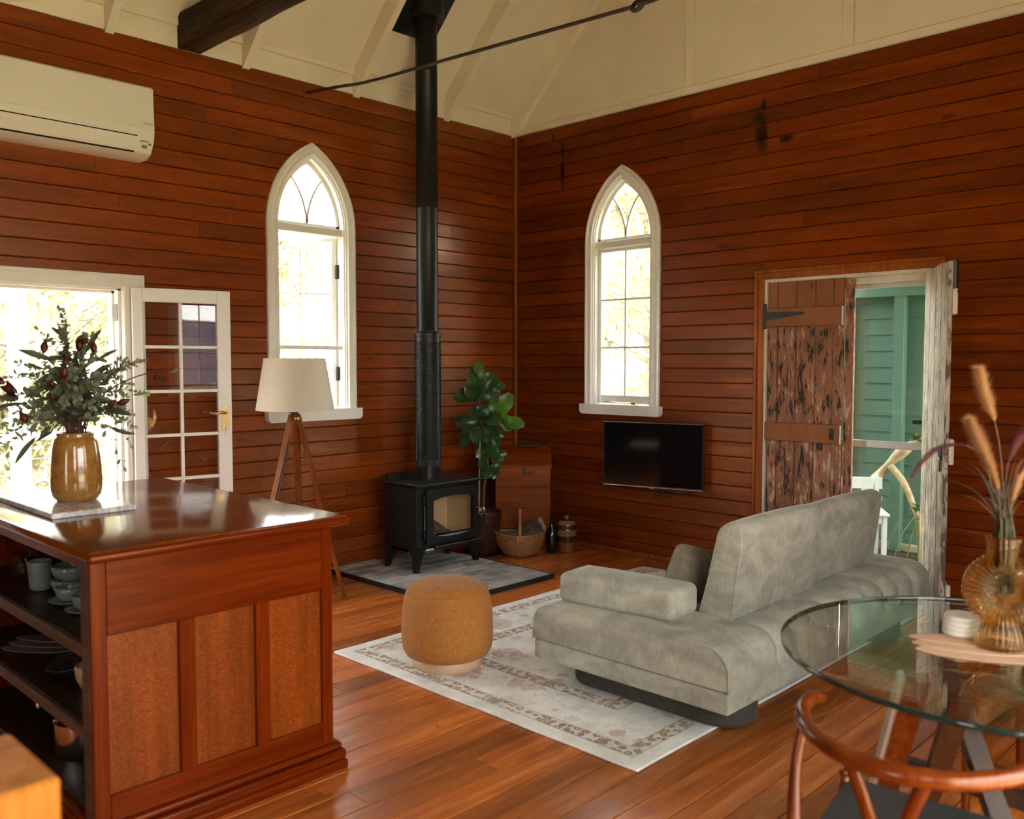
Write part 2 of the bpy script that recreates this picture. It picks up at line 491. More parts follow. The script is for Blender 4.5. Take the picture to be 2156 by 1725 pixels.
def rug_mat():
    m, n, l, b = new_mat('rug_pile')
    tc = n.new('ShaderNodeTexCoord'); sp = n.new('ShaderNodeSeparateXYZ')
    l.new(tc.outputs['Object'], sp.inputs[0])
    v = coords(n, l)
    wob = noise_n(n, l, v, 26.0, 3, 0.6)
    wv = math_n(n, l, 'MULTIPLY', math_n(n, l, 'SUBTRACT', wob, 0.5), 0.02)
    ex = math_n(n, l, 'SUBTRACT', 0.96, math_n(n, l, 'ABSOLUTE', sp.outputs['X']))
    ey = math_n(n, l, 'SUBTRACT', 1.35, math_n(n, l, 'ABSOLUTE', sp.outputs['Y']))
    e = math_n(n, l, 'ADD', math_n(n, l, 'MINIMUM', ex, ey), wv)
    fade = ramp(n, l, noise_n(n, l, v, 5.0, 6, 0.7), [(0.35, G(0.15)), (0.65, G(1.0))])
    ivory = ramp(n, l, noise_n(n, l, v, 9.0, 6, 0.7), [(0.3, (.64, .62, .56)), (0.5, (.78, .76, .70)), (0.7, (.84, .82, .76))])
    grey = ramp(n, l, noise_n(n, l, v, 3.1, 4, 0.6), [(0.45, G(0.0)), (0.68, G(0.55))])
    base = mix(n, l, ivory, (.43, .43, .39), grey)
    def band(lo, hi):
        a = math_n(n, l, 'GREATER_THAN', e, lo); bb = math_n(n, l, 'LESS_THAN', e, hi)
        return math_n(n, l, 'MULTIPLY', a, bb)
    # guard stripes: tan ground with pale scrolls, thin dark lines at both sides
    ck = n.new('ShaderNodeTexVoronoi'); ck.inputs['Scale'].default_value = 25.0; ck.inputs['Randomness'].default_value = 0.7; l.new(v, ck.inputs['Vector'])
    blocks = ramp(n, l, math_n(n, l, 'ADD', ck.outputs['Distance'], math_n(n, l, 'MULTIPLY', math_n(n, l, 'SUBTRACT', noise_n(n, l, v, 70.0, 2, .6), 0.5), 0.5)), [(0.12, G(.35)), (0.2, G(1.0)), (0.42, G(1.0)), (0.5, G(.2))])
    stripe = math_n(n, l, 'ADD', band(0.075, 0.140), band(0.395, 0.465), clamp=True)
    sf = math_n(n, l, 'MULTIPLY', math_n(n, l, 'MULTIPLY', stripe, blocks), math_n(n, l, 'MULTIPLY_ADD', fade, 0.35, 0.62))
    col = mix(n, l, base, (.28, .155, .060), sf)
    lines = math_n(n, l, 'ADD', math_n(n, l, 'ADD', band(.070, .078), band(.138, .145)), math_n(n, l, 'ADD', band(.390, .398), band(.462, .470)), clamp=True)
    col = mix(n, l, col, (.22, .15, .09), math_n(n, l, 'MULTIPLY', lines, math_n(n, l, 'MULTIPLY_ADD', fade, 0.5, 0.2)))
    inner = math_n(n, l, 'GREATER_THAN', e, 0.145)
    # blooms of two sizes, scrolls between them
    for sc_, lo_, hi_, k_ in ((3.4, .20, .36, 1.0), (8.5, .14, .30, 0.9)):
        d = n.new('ShaderNodeTexVoronoi'); d.inputs['Scale'].default_value = sc_; d.inputs['Randomness'].default_value = 0.7; l.new(v, d.inputs['Vector'])
        rg = math_n(n, l, 'ADD', d.outputs['Distance'], math_n(n, l, 'MULTIPLY', math_n(n, l, 'SUBTRACT', noise_n(n, l, v, sc_ * 7, 3, 0.7), 0.5), 0.55))
        bloom = ramp(n, l, rg, [(lo_ * .3, G(.3)), (lo_ * .6, G(1.0)), (lo_, G(0.25)), ((lo_ + hi_) / 2, G(0.85)), (hi_, G(0.0))])
        spc = n.new('ShaderNodeSeparateColor'); l.new(d.outputs['Color'], spc.inputs[0])
        hue = ramp(n, l, spc.outputs[0], [(0.0, (.34, .075, .022)), (0.35, (.42, .150, .045)), (0.6, (.34, .20, .095)), (0.8, (.27, .26, .22)), (1.0, (.38, .23, .11))])
        pick = ramp(n, l, spc.outputs[1], [(0.10, G(0.25)), (0.30, G(1.0))])
        amt = math_n(n, l, 'MULTIPLY', math_n(n, l, 'MULTIPLY', math_n(n, l, 'MULTIPLY', bloom, pick), inner), math_n(n, l, 'MULTIPLY', math_n(n, l, 'MULTIPLY_ADD', fade, .7, .3), k_))
        col = mix(n, l, col, hue, amt)
    st = n.new('ShaderNodeTexVoronoi'); st.feature = 'DISTANCE_TO_EDGE'; st.inputs['Scale'].default_value = 7.5
    vv = n.new('ShaderNodeVectorMath'); vv.operation = 'ADD'
    nz = n.new('ShaderNodeTexNoise'); nz.inputs['Scale'].default_value = 9.0; l.new(v, nz.inputs['Vector'])
    l.new(v, vv.inputs[0]); l.new(nz.outputs['Color'], vv.inputs[1]); l.new(vv.outputs[0], st.inputs['Vector'])
    vine = ramp(n, l, st.outputs['Distance'], [(0.010, G(0.6)), (0.035, G(0.0))])
    col = mix(n, l, col, (.33, .26, .18), math_n(n, l, 'MULTIPLY', math_n(n, l, 'MULTIPLY', vine, inner), fade))
    l.new(col, b.inputs['Base Color'])
    setp(b, rough=0.95, spec=0.1, sheen=0.1)
    bump(n, l, b, noise_n(n, l, v, 160.0, 3, 0.6), 0.4, 0.004)
    return m
M['rug'] = rug_mat()

def marble():
    m, n, l, b = new_mat('marble')
    v = coords(n, l, (3, 6, 6), 3.0)
    f = noise_n(n, l, v, 1.4, 7, 0.6, 2.2)
    col = ramp(n, l, f, [(0.40, (.66, .63, .58)), (0.485, (.34, .33, .31)), (0.52, (.64, .61, .56)), (0.7, (.70, .67, .62))])
    l.new(col, b.inputs['Base Color']); setp(b, rough=0.15)
    return m
M['marble'] = marble()
def ceramic(name, c, c2, rough=0.16, sc=30.0, coat=0.6):
    m, n, l, b = new_mat(name)
    v = coords(n, l); f = noise_n(n, l, v, sc, 6, 0.7)
    v2 = coords(n, l, (60, 60, 2.5)); f2 = noise_n(n, l, v2, 1.0, 3, 0.6)
    col = ramp(n, l, f, [(0.35, c2), (0.6, c)])
    l.new(col, b.inputs['Base Color'])
    setp(b, rough=rough, coat=coat, coatr=0.06)
    bump(n, l, b, f2, 0.18, 0.002)
    return m
M['ochre'] = ceramic('ochre_glaze', (.36, .165, .036), (.23, .098, .020))
M['sage'] = ceramic('sage_glaze', (.185, .225, .180), (.150, .188, .150), 0.25, 40)
M['peach'] = ceramic('peach_glaze', (.55, .36, .22), (.47, .29, .17), 0.3, 40)
M['pot'] = ceramic('oxblood_glaze', (.060, .020, .017), (.035, .012, .010), 0.2, 12)
M['bottleglass'] = plain('black_bottle_glass', (.006, .007, .006), 0.08, coat=0.5)
M['jugtan'] = ceramic('jug_tan_glaze', (.25, .135, .05), (.17, .085, .03), 0.25, 50)
M['jugbrown'] = ceramic('jug_brown_glaze', (.05, .026, .014), (.03, .016, .009), 0.15, 30)
M['whitestone'] = plain('white_stone', (.72, .66, .57), 0.4, var=0.05, vscale=20)
M['tan'] = plain('tan_leather', (.46, .27, .155), 0.6, var=0.08, vscale=10, bumpy=0.1, bscale=200)
M['taupe'] = plain('taupe_leather', (.17, .125, .095), 0.6, var=0.1, vscale=10)
M['cane'] = wood('cane', (.26, .10, .030), (.40, .175, .058), (.52, .26, .10), axis=2, rough=0.5, stain=0.2, vary=0.15)
M['bark'] = plain('bark', (.105, .078, .056), 0.9, var=0.8, vscale=26, bumpy=0.9, bscale=45)
M['logend'] = plain('log_end', (.34, .20, .11), 0.8, var=0.3, vscale=40)
M['firebrick'] = plain('fire_brick', (.80, .60, .38), 0.9, var=0.1)
M['screen'] = plain('tv_screen', (.004, .004, .005), 0.06, spec=0.5)
M['tvframe'] = plain('tv_bezel', (.02, .02, .02), 0.3)
M['grey'] = plain('grey_print', (.22, .20, .16), 0.5)
M['silverstrip'] = plain('silver_strip', (.55, .53, .50), 0.25, metal=0.9)
M['cable'] = plain('black_cable', (.012, .011, .010), 0.5)
M['terr'] = plain('dry_grass', (.36, .33, .20), 0.95, var=0.3, vscale=0.8)
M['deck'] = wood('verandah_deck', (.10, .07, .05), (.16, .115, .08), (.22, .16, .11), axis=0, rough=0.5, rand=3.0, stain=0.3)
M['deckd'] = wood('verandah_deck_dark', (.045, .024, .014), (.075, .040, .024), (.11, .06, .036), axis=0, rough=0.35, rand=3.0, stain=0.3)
M['soil'] = plain('potting_soil', (.03, .02, .014), 0.95)
M['paleboard'] = plain('bleached_skirting', (.42, .36, .22), 0.8, var=0.2, vscale=10)

def leafmat(name, c, c2, trans=(0.2, 0.35, 0.04), tw=0.25, rough=0.4, rnd=True, spec=0.4):
    m, n, l, b = new_mat(name)
    v = coords(n, l, (1, 1, 1), 5.0 if rnd else 0)
    f = noise_n(n, l, v, 9.0, 3, 0.6)
    col = ramp(n, l, f, [(0.35, c2), (0.65, c)])
    l.new(col, b.inputs['Base Color']); setp(b, rough=rough, spec=spec)
    t = n.new('ShaderNodeBsdfTranslucent'); t.inputs[0].default_value = (*trans, 1)
    mx = n.new('ShaderNodeMixShader'); mx.inputs[0].default_value = tw
    l.new(b.outputs[0], mx.inputs[1]); l.new(t.outputs[0], mx.inputs[2])
    l.new(mx.outputs[0], n['Material Output'].inputs[0])
    return m
M['fig'] = leafmat('fig_leaf', (.030, .080, .022), (.014, .042, .014), (.16, .36, .03), 0.22, 0.28, spec=0.6)
M['figyoung'] = leafmat('young_fig_leaf', (.10, .22, .022), (.07, .17, .02), (.22, .45, .03), 0.4, 0.3, spec=0.5)
M['euc'] = leafmat('eucalyptus_leaf', (.27, .31, .21), (.11, .145, .09), (.38, .42, .20), 0.35, 0.55)
M['eucdark'] = leafmat('long_dark_leaf', (.060, .062, .034), (.032, .034, .020), (.25, .22, .08), 0.2, 0.5)
M['bud'] = leafmat('red_bud', (.115, .014, .010), (.050, .008, .007), (.5, .06, .03), 0.15, 0.4)
M['stem'] = plain('plant_stem', (.10, .052, .030), 0.7)
M['stake'] = plain('bamboo_stake', (.42, .24, .11), 0.6, var=0.2)
M['tree'] = leafmat('gum_leaf', (.19, .205, .095), (.13, .145, .065), (.24, .25, .09), 0.35, 0.6, rnd=False)
M['treepale'] = leafmat('pale_gum_leaf', (.31, .29, .175), (.23, .22, .13), (.34, .31, .16), 0.35, 0.6, rnd=False)
M['branch'] = plain('gum_bark', (.20, .17, .13), 0.9, var=0.3)
M['hill'] = plain('blue_hill', (.040, .062, .095), 1.0)
M['plume'] = plain('plume_straw', (.52, .27, .11), 0.9)
M['plumered'] = plain('plume_burgundy', (.17, .045, .045), 0.9)
M['grassblade'] = leafmat('grass_blade', (.060, .050, .020), (.032, .027, .012), (.2, .18, .05), 0.2, 0.5)
M['spider'] = leafmat('spider_plant_leaf', (.18, .28, .07), (.12, .21, .05), (.3, .4, .1), 0.3, 0.5)

def amber():
    m, n, l, b = new_mat('amber_glass')
    n.remove(b)
    out = n['Material Output']
    g = n.new('ShaderNodeBsdfGlass'); g.inputs[0].default_value = (1.0, .89, .66, 1); g.inputs['Roughness'].default_value = 0.03; g.inputs['IOR'].default_value = 1.45
    tr = n.new('ShaderNodeBsdfTransparent'); tr.inputs[0].default_value = (1.0, .84, .56, 1)
    mx = n.new('ShaderNodeMixShader'); mx.inputs[0].default_value = 0.40
    l.new(g.outputs[0], mx.inputs[1]); l.new(tr.outputs[0], mx.inputs[2]); l.new(mx.outputs[0], out.inputs[0])
    return m
M['amber'] = amber()
M['rimglass'] = plain('table_glass_edge', (.003, .018, .014), 0.08, coat=0.6)

def peeled(name, base, base2, dark, pale, damt=0.5, pamt=0.56, low=0.0):
    m, n, l, b = new_mat(name)
    v = coords(n, l, (14, 14, 4.2), 9.0); f = noise_n(n, l, v, 1.3, 6, 0.68, 0.6)
    va = coords(n, l, (60, 60, 9), 9.0); f2 = noise_n(n, l, va, 1.0, 6, 0.7)
    v3 = coords(n, l, (5, 5, 2.2), 4.0); f3 = noise_n(n, l, v3, 1.0, 4, 0.6)
    col = ramp(n, l, f3, [(0.35, base2), (0.62, base)])
    s = math_n(n, l, 'ADD', math_n(n, l, 'MULTIPLY', f, 0.6), math_n(n, l, 'MULTIPLY', f2, 0.4))
    if low:                                  # paint is more worn towards the bottom of the leaf
        tcz = n.new('ShaderNodeTexCoord'); spz = n.new('ShaderNodeSeparateXYZ'); l.new(tcz.outputs['Object'], spz.inputs[0])
        s = math_n(n, l, 'ADD', s, math_n(n, l, 'MULTIPLY', math_n(n, l, 'SUBTRACT', spz.outputs['Z'], 1.25), low))
    pm = ramp(n, l, s, [(pamt, G(0.0)), (pamt + 0.03, G(0.85))])
    col = mix(n, l, col, pale, pm)
    dm = ramp(n, l, s, [(damt - 0.03, G(1.0)), (damt, G(0.0))])
    col = mix(n, l, col, dark, dm)
    l.new(col, b.inputs['Base Color']); setp(b, rough=0.6, spec=0.3)
    bump(n, l, b, s, 0.6, 0.006)
    return m
M['peelbrown'] = peeled('peeling_brown_paint', (.29, .115, .058), (.19, .072, .036), (.018, .011, .008), (.46, .33, .22), 0.475, 0.555)
M['peelorange'] = peeled('worn_orange_board', (.25, .085, .026), (.19, .062, .020), (.03, .017, .010), (.46, .34, .22), 0.385, 0.64)
M['peelwhite'] = peeled('peeling_white_paint', (.42, .345, .265), (.31, .245, .18), (.10, .058, .040), (.52, .45, .365), 0.485, 0.55, 0.06)
M['peelwhite2'] = peeled('peeling_cream_paint', (.62, .55, .44), (.52, .45, .35), (.20, .13, .09), (.68, .62, .52), 0.40, 0.55)
def slate():
    m, n, l, b = new_mat('slate_brick')
    v = coords(n, l, (1, 1, 1), 6.0); f = noise_n(n, l, v, 10.0, 6, 0.65)
    oi = n.new('ShaderNodeObjectInfo')
    t = ramp(n, l, oi.outputs['Random'], [(0.0, (.27, .25, .22)), (0.5, (.40, .385, .345)), (1.0, (.52, .50, .46))])
    col = mix(n, l, t, ramp(n, l, f, [(0.3, G(.62)), (0.65, G(1.1))]), 1.0, 'MULTIPLY')
    l.new(col, b.inputs['Base Color']); setp(b, rough=0.55)
    bump(n, l, b, f, 0.2, 0.003)
    return m
M['slate'] = slate()
def lace():
    m, n, l, b = new_mat('lacewood_panel')
    v = coords(n, l, (95, 95, 210), 4.0); f = noise_n(n, l, v, 1.0, 3, 0.6, 1.6)
    v2 = coords(n, l, (14, 14, 1.2), 4.0); f2 = noise_n(n, l, v2, 1.0, 4, 0.6)
    col = ramp(n, l, f, [(0.36, (.120, .0185, .0017)), (0.52, (.190, .036, .0034)), (0.68, (.29, .070, .0090))])
    col = mix(n, l, col, ramp(n, l, f2, [(0.35, G(.55)), (0.62, G(1.1))]), 0.85, 'MULTIPLY')
    l.new(col, b.inputs['Base Color']); setp(b, rough=0.28, spec=0.4); b.inputs['Specular Tint'].default_value = (*WT, 1)
    bump(n, l, b, f, 0.2, 0.003)
    return m
M['lace'] = lace()
# ------------------------------------------------------------------ room shell
XW, YB, ZT = 5.9, -10.0, 3.44          # opposite wall, back wall, top of the boarding
RIDGE = XW / 2
LAN = dict(hw=0.36, R=0.639, c=0.279, zs=2.455, z0=1.166)
def lan_hw(z, d):
    """half width of the lancet opening, d inside its outer edge"""
    if z <= LAN['zs']: return LAN['hw'] - d
    r = LAN['R'] - d; q = r * r - (z - LAN['zs']) ** 2
    return max(0.0, math.sqrt(q) - LAN['c']) if q > 0 else 0.0
def lan_top(d):
    r = LAN['R'] - d
    return LAN['zs'] + math.sqrt(r * r - LAN['c'] ** 2)
class Lancet:
    def __init__(s, c, d=0.045):
        s.c = c; s.d = d; s.z0 = 1.12; s.z1 = lan_top(d)
    def span(s, z):
        h = lan_hw(z, s.d); return (s.c - h, s.c + h)
class Rect:
    def __init__(s, a0, a1, z0, z1):
        s.a0, s.a1, s.z0, s.z1 = a0, a1, z0, z1
    def span(s, z): return (s.a0, s.a1)
def row_pieces(zb, zt, A0, A1, holes):
    """pieces (aL_bottom, aL_top, aR_bottom, aR_top, zb, zt) of one row of boarding"""
    cur = (A0, A0); out = []
    for h in sorted(holes, key=lambda q: q.span(q.z0)[0]):
        if zt <= h.z0 + 1e-6 or zb >= h.z1 - 1e-6: continue
        lo, hi = max(zb, h.z0), min(zt, h.z1)
        sb, st = h.span(lo), h.span(hi)
        if isinstance(h, Lancet) and hi < zt: st = (h.c, h.c)
        out.append((cur[0], cur[1], sb[0], st[0], zb, zt))
        if isinstance(h, Rect) or h.z0 > zb:
            if h.z0 > zb + 1e-4: out.append((sb[0], sb[0], sb[1], sb[1], zb, h.z0))
            if h.z1 < zt - 1e-4 and isinstance(h, Rect): out.append((sb[0], sb[0], sb[1], sb[1], h.z1, zt))
        cur = (sb[1], st[1])
    out.append((cur[0], cur[1], A1, A1, zb, zt))
    return out
def backing(name, mat, A0, A1, Z1, holes, fn, d0, d1, pitch=0.06, extra=()):
    cuts = {0.0, Z1}
    for h in holes: cuts |= {max(0, h.z0), h.z1}
    zs = sorted(cuts); rows = []
    for a, b in zip(zs, zs[1:]):
        k = max(1, int(math.ceil((b - a) / pitch))) if any(isinstance(h, Lancet) and h.z0 < b and h.z1 > a for h in holes) else 1
        rows += [(a + (b - a) * i / k, a + (b - a) * (i + 1) / k) for i in range(k)]
    mb = MB()
    for zb, zt in rows:
        for (lb, lt, rb, rt, b, t) in row_pieces(zb, zt, A0, A1, holes):
            if rb - lb < 1e-4 and rt - lt < 1e-4: continue
            V = [fn(lb, b, d0), fn(rb, b, d0), fn(rt, t, d0), fn(lt, t, d0), fn(lb, b, d1), fn(rb, b, d1), fn(rt, t, d1), fn(lt, t, d1)]
            mb.add(V, [(0, 1, 2, 3), (7, 6, 5, 4), (0, 4, 5, 1), (1, 5, 6, 2), (2, 6, 7, 3), (3, 7, 4, 0)])
    return mb.build(name, mat, fix=True)
def boarding(parent, mat, A0, A1, Z1, pitch, holes, fn, seed, name='wall_board', cuts=None):
    rnd = random.Random(seed)
    nrow = int(round(Z1 / pitch)); p = Z1 / nrow
    g, ch, t = 0.0013, 0.0048, 0.017
    for i in range(nrow):
        zb, zt = i * p, (i + 1) * p
        for (lb, lt, rb, rt, b, tt) in row_pieces(zb, zt, A0, A1, holes):
            if max(rb - lb, rt - lt) < 0.004: continue
            # butt joints
            js = []; a = max(lb, lt) + rnd.uniform(0.5, 3.2)
            while a < min(rb, rt) - 0.35:
                js.append(a); a += rnd.uniform(1.3, 3.6)
            ends = [(lb, lt)] + [(j, j) for j in js] + [(rb, rt)]
            for (e0, e1) in zip(ends, ends[1:]):
                o = rnd.uniform(-0.0012, 0.0012)
                zz = [b + g, b + g, b + g + ch, tt - g - ch, tt - g, tt - g]
                dd = [-t, -ch + o, o, o, -ch + o, -t]
                H = tt - b; V = []
                for e, s in ((e0, 0.0006), (e1, -0.0006)):
                    for z, d in zip(zz, dd):
                        k = (z - b) / H
                        V.append(fn(e[0] + (e[1] - e[0]) * k + s, z, d))
                F = [(0, 1, 2, 3, 4, 5), (11, 10, 9, 8, 7, 6)] + [(k, 6 + k, 6 + (k + 1) % 6, (k + 1) % 6) for k in range(6)]
                MB().add(V, F).build(name, mat, parent, fix=True)
fnL = lambda a, z, d: (d, a, z)            # left wall: room is +x
fnR = lambda a, z, d: (a, -d, z)           # right wall: room is -y
fnO = lambda a, z, d: (XW - d, a, z)       # opposite wall
fnB = lambda a, z, d: (a, YB + d, z)       # back wall

holesL = [Rect(-4.68, -3.36, -1, 1.975), Lancet(-2.062)]
holesR = [Lancet(1.150), Rect(2.355, 3.47, -1, 2.085)]
wall_left = backing('wall_left', M['gap'], YB, 0.0, ZT, holesL, fnL, -0.017, -0.13)
wall_left['kind'] = 'structure'
boarding(wall_left, M['wallL'], -6.2, 0.0, ZT, 0.1035, holesL, fnL, 3)
wall_right = backing('wall_right', M['gap'], -0.13, XW + 0.13, ZT, holesR, fnR, -0.017, -0.13)
wall_right['kind'] = 'structure'
boarding(wall_right, M['wallR'], 0.0, XW, ZT, 0.1035, holesR, fnR, 5)
holesO = [Lancet(-2.40), Rect(-5.0, -3.05, -1, 2.3), Lancet(-6.2)]
wall_opposite = backing('wall_opposite', M['wallL'], YB, 0.0, ZT, holesO, fnO, 0.0, -0.13)
wall_opposite['kind'] = 'structure'
holesB = [Rect(4.3, 5.1, -1, 2.1)]
wall_back = backing('wall_back', M['wallR'], -0.13, XW + 0.13, ZT, holesB, fnB, 0.0, -0.13)
wall_back['kind'] = 'structure'

# openings: where the sampler should look for the sky
portal((0.02, -4.0, 0.98), (0, math.radians(-90), 0), 1.95, 1.25)
portal((0.0, -2.062, 2.0), (0, math.radians(-90), 0), 1.75, 0.6)
portal((1.15, 0.0, 2.0), (math.radians(-90), 0, 0), 0.6, 1.75)
portal((2.91, 0.0, 1.03), (math.radians(-90), 0, 0), 1.1, 2.06)
for yy, ww, zz, hh in ((-2.40, .64, 2.03, 1.85), (-4.025, 1.95, 1.15, 2.3), (-6.2, .64, 2.03, 1.85)):
    portal((XW, yy, zz), (0, math.radians(90), 0), hh, ww)
portal((4.7, YB, 1.05), (math.radians(90), 0, 0), .8, 2.1)

# floor
floor = MB().box(-0.13, XW + 0.13, YB - .13, 0.13, -0.06, -0.021).build('floor', M['gap'])
floor['kind'] = 'structure'
def floor_boards():
    rnd = random.Random(21)
    p = 0.13; x = 0.12 - p
    g, ch, t = 0.0021, 0.0014, 0.020
    while x < XW:
        y = -7.0 - rnd.uniform(0, 1.5)
        while y < 0.0:
            L = rnd.uniform(1.4, 4.2)
            y1 = min(0.0, y + L)
            if 0.0 - y1 < 0.4: y1 = 0.0
            o = rnd.uniform(-0.0008, 0.0004)
            x0, x1 = max(0.0, x) + g, min(XW, x + p) - g
            poly = [(x0, -t), (x0, -ch + o), (x0 + ch, o), (x1 - ch, o), (x1, -ch + o), (x1, -t)]
            MB().prism(poly, lambda a, b, tt: (a, tt, b), y + 0.0008, y1 - 0.0008).build('floor_board', M['floor'], floor, fix=True)
            y = y1
        x += p
floor_boards()

# skirting strip and corner bead
trim_1 = MB().box(0.02, 2.30, -0.022, 0.0, 0.0, 0.035, 0.006).build('trim_1', M['trimw']); trim_1['kind'] = 'structure'
trim_2 = MB().box(0.0, 0.022, -3.26, 0.0, 0.0, 0.035, 0.006).build('trim_2', M['trimw']); trim_2['kind'] = 'structure'
trim_3 = MB().box(0.0, 0.032, -0.032, 0.0, 0.03, ZT - .004, 0.008).build('trim_3', M['trimw']); trim_3['kind'] = 'structure'

# ------------------------------------------------------------------ ceiling: raked lining, rafters, gable
LZ = ZT + 0.165                           # lining height at the wall face
def slopeL(x, y, dz=0.0): return (x, y, LZ + x + dz)
def slopeR(x, y, dz=0.0): return (x, y, LZ + (XW - x) + dz)
cm = MB()
for fn, xa, xb in ((slopeL, -0.2, RIDGE), (slopeR, RIDGE, XW + 0.2)):
    V = [fn(x, y, dz) for dz in (0.0, 0.04) for (x, y) in ((xa, YB - .2), (xb, YB - .2), (xb, 0.2), (xa, 0.2))]
    cm.add(V, [(0, 1, 2, 3), (7, 6, 5, 4), (0, 4, 5, 1), (1, 5, 6, 2), (2, 6, 7, 3), (3, 7, 4, 0)])
ceiling = cm.build('ceiling', M['cream'], fix=True); ceiling['kind'] = 'structure'
def rafter(y, w=0.05, fx=slopeL, sgn=1):
    mb = MB()
    if sgn > 0: prof = [(0.0, ZT - 0.018), (0.012, ZT - 0.018), (RIDGE, ZT - 0.018 + RIDGE - 0.012), (RIDGE, LZ + RIDGE), (0.0, LZ)]
    else: prof = [(XW, ZT - 0.018), (XW - 0.012, ZT - 0.018), (RIDGE, ZT - 0.018 + RIDGE - 0.012), (RIDGE, LZ + RIDGE), (XW, LZ)]
    mb.prism(prof, lambda a, b, t: (a, t, b), y - w / 2, y + w / 2)
    mb.build('rafter', M['cream'], ceiling, fix=True)
ys = [-0.03] + [-0.80 - 0.876 * i for i in range(10)]
for y in ys:
    rafter(y); rafter(y, sgn=-1)
for a, b in zip(ys, ys[1:]):              # blocking boards between the rafter feet
    MB().box(-0.03, 0.004, b + .025, a - .025, ZT, ZT + 0.135, 0.003).build('frieze_board', M['cream'], ceiling)
    MB().box(XW - 0.004, XW + 0.03, b + .025, a - .025, ZT, ZT + 0.135, 0.003).build('frieze_board', M['cream'], ceiling)
    MB().box(-0.03, 0.022, b + .025, a - .025, ZT + 0.135, LZ + 0.012, 0.004).build('frieze_mould', M['cream'], ceiling)
# gable over the right wall, and over the back wall
for nm, y0, y1 in (('wall_gable', -0.004, 0.13), ('wall_gable_back', YB - .13, YB)):
    g = MB().prism([(-0.13, ZT), (XW + .13, ZT), (XW + .13, LZ), (RIDGE, LZ + RIDGE), (-0.13, LZ - .13)], lambda a, b, t: (a, t, b), y0, y1).build(nm, M['cream'], fix=True)
    g['kind'] = 'structure'
    if nm == 'wall_gable':
        MB().box(0.0, XW, -0.016, -0.003, ZT, ZT + 0.055, 0.004).build('frieze_board', M['cream'], g)
        for bx in (2.919, 1.75, 4.09):
            MB().box(bx - .037, bx + .037, -0.015, -0.003, ZT + .055, LZ + min(bx, XW - bx), 0.003).build('batten', M['cream'], g)
ridge = MB().box(RIDGE - .03, RIDGE + .03, YB, 0, LZ + RIDGE - .12, LZ + RIDGE, 0.004).build('ridge_board', M['cream'], ceiling)
# ------------------------------------------------------------------ lancet windows
def lan_path(d, n=14, z0=None):
    r = LAN['R'] - d; h = LAN['hw'] - d; c = LAN['c']; zs = LAN['zs']
    z0 = LAN['z0'] if z0 is None else z0
    pts = [(-h, z0), (-h, zs)]
    a1 = math.acos(-c / r)
    for i in range(1, n + 1):
        a = PI + (a1 - PI) * i / n
        pts.append((c + r * math.cos(a), zs + r * math.sin(a)))
    right = [(-a, z) for a, z in reversed(pts[:-1])]
    pts[-1] = (0.0, pts[-1][1])
    return pts + right
def lan_sweep(prof, fn, c, n=14, z0=None, only_arch=False):
    """closed profile (inset, depth) swept along the lancet outline"""
    paths = [lan_path(d, n, z0) for d, _ in prof]
    if only_arch: paths = [p[1:-1] for p in paths]
    m = len(paths[0]); k = len(prof); V = []; F = []
    for i in range(m):
        for j in range(k):
            a, z = paths[j][i]
            V.append(fn(c + a, z, prof[j][1]))
    for i in range(m - 1):
        for j in range(k):
            j2 = (j + 1) % k
            F.append((i * k + j, (i + 1) * k + j, (i + 1) * k + j2, i * k + j2))
    F.append(tuple(range(k))); F.append(tuple((m - 1) * k + j for j in reversed(range(k))))
    return MB().add(V, F)
def wbox(mb, fn, a0, a1, z0, z1, d0, d1, ch=0.0):
    b = MB().box(a0, a1, z0, z1, d0, d1, ch)
    mb.add([fn(*p) for p in b.v], b.f)
    return mb
CASING = [(0.0, -0.012), (0.0, 0.020), (0.010, 0.029), (0.022, 0.029), (0.029, 0.021), (0.050, 0.021), (0.056, 0.031), (0.070, 0.031), (0.078, 0.018), (0.086, 0.016), (0.086, -0.012)]
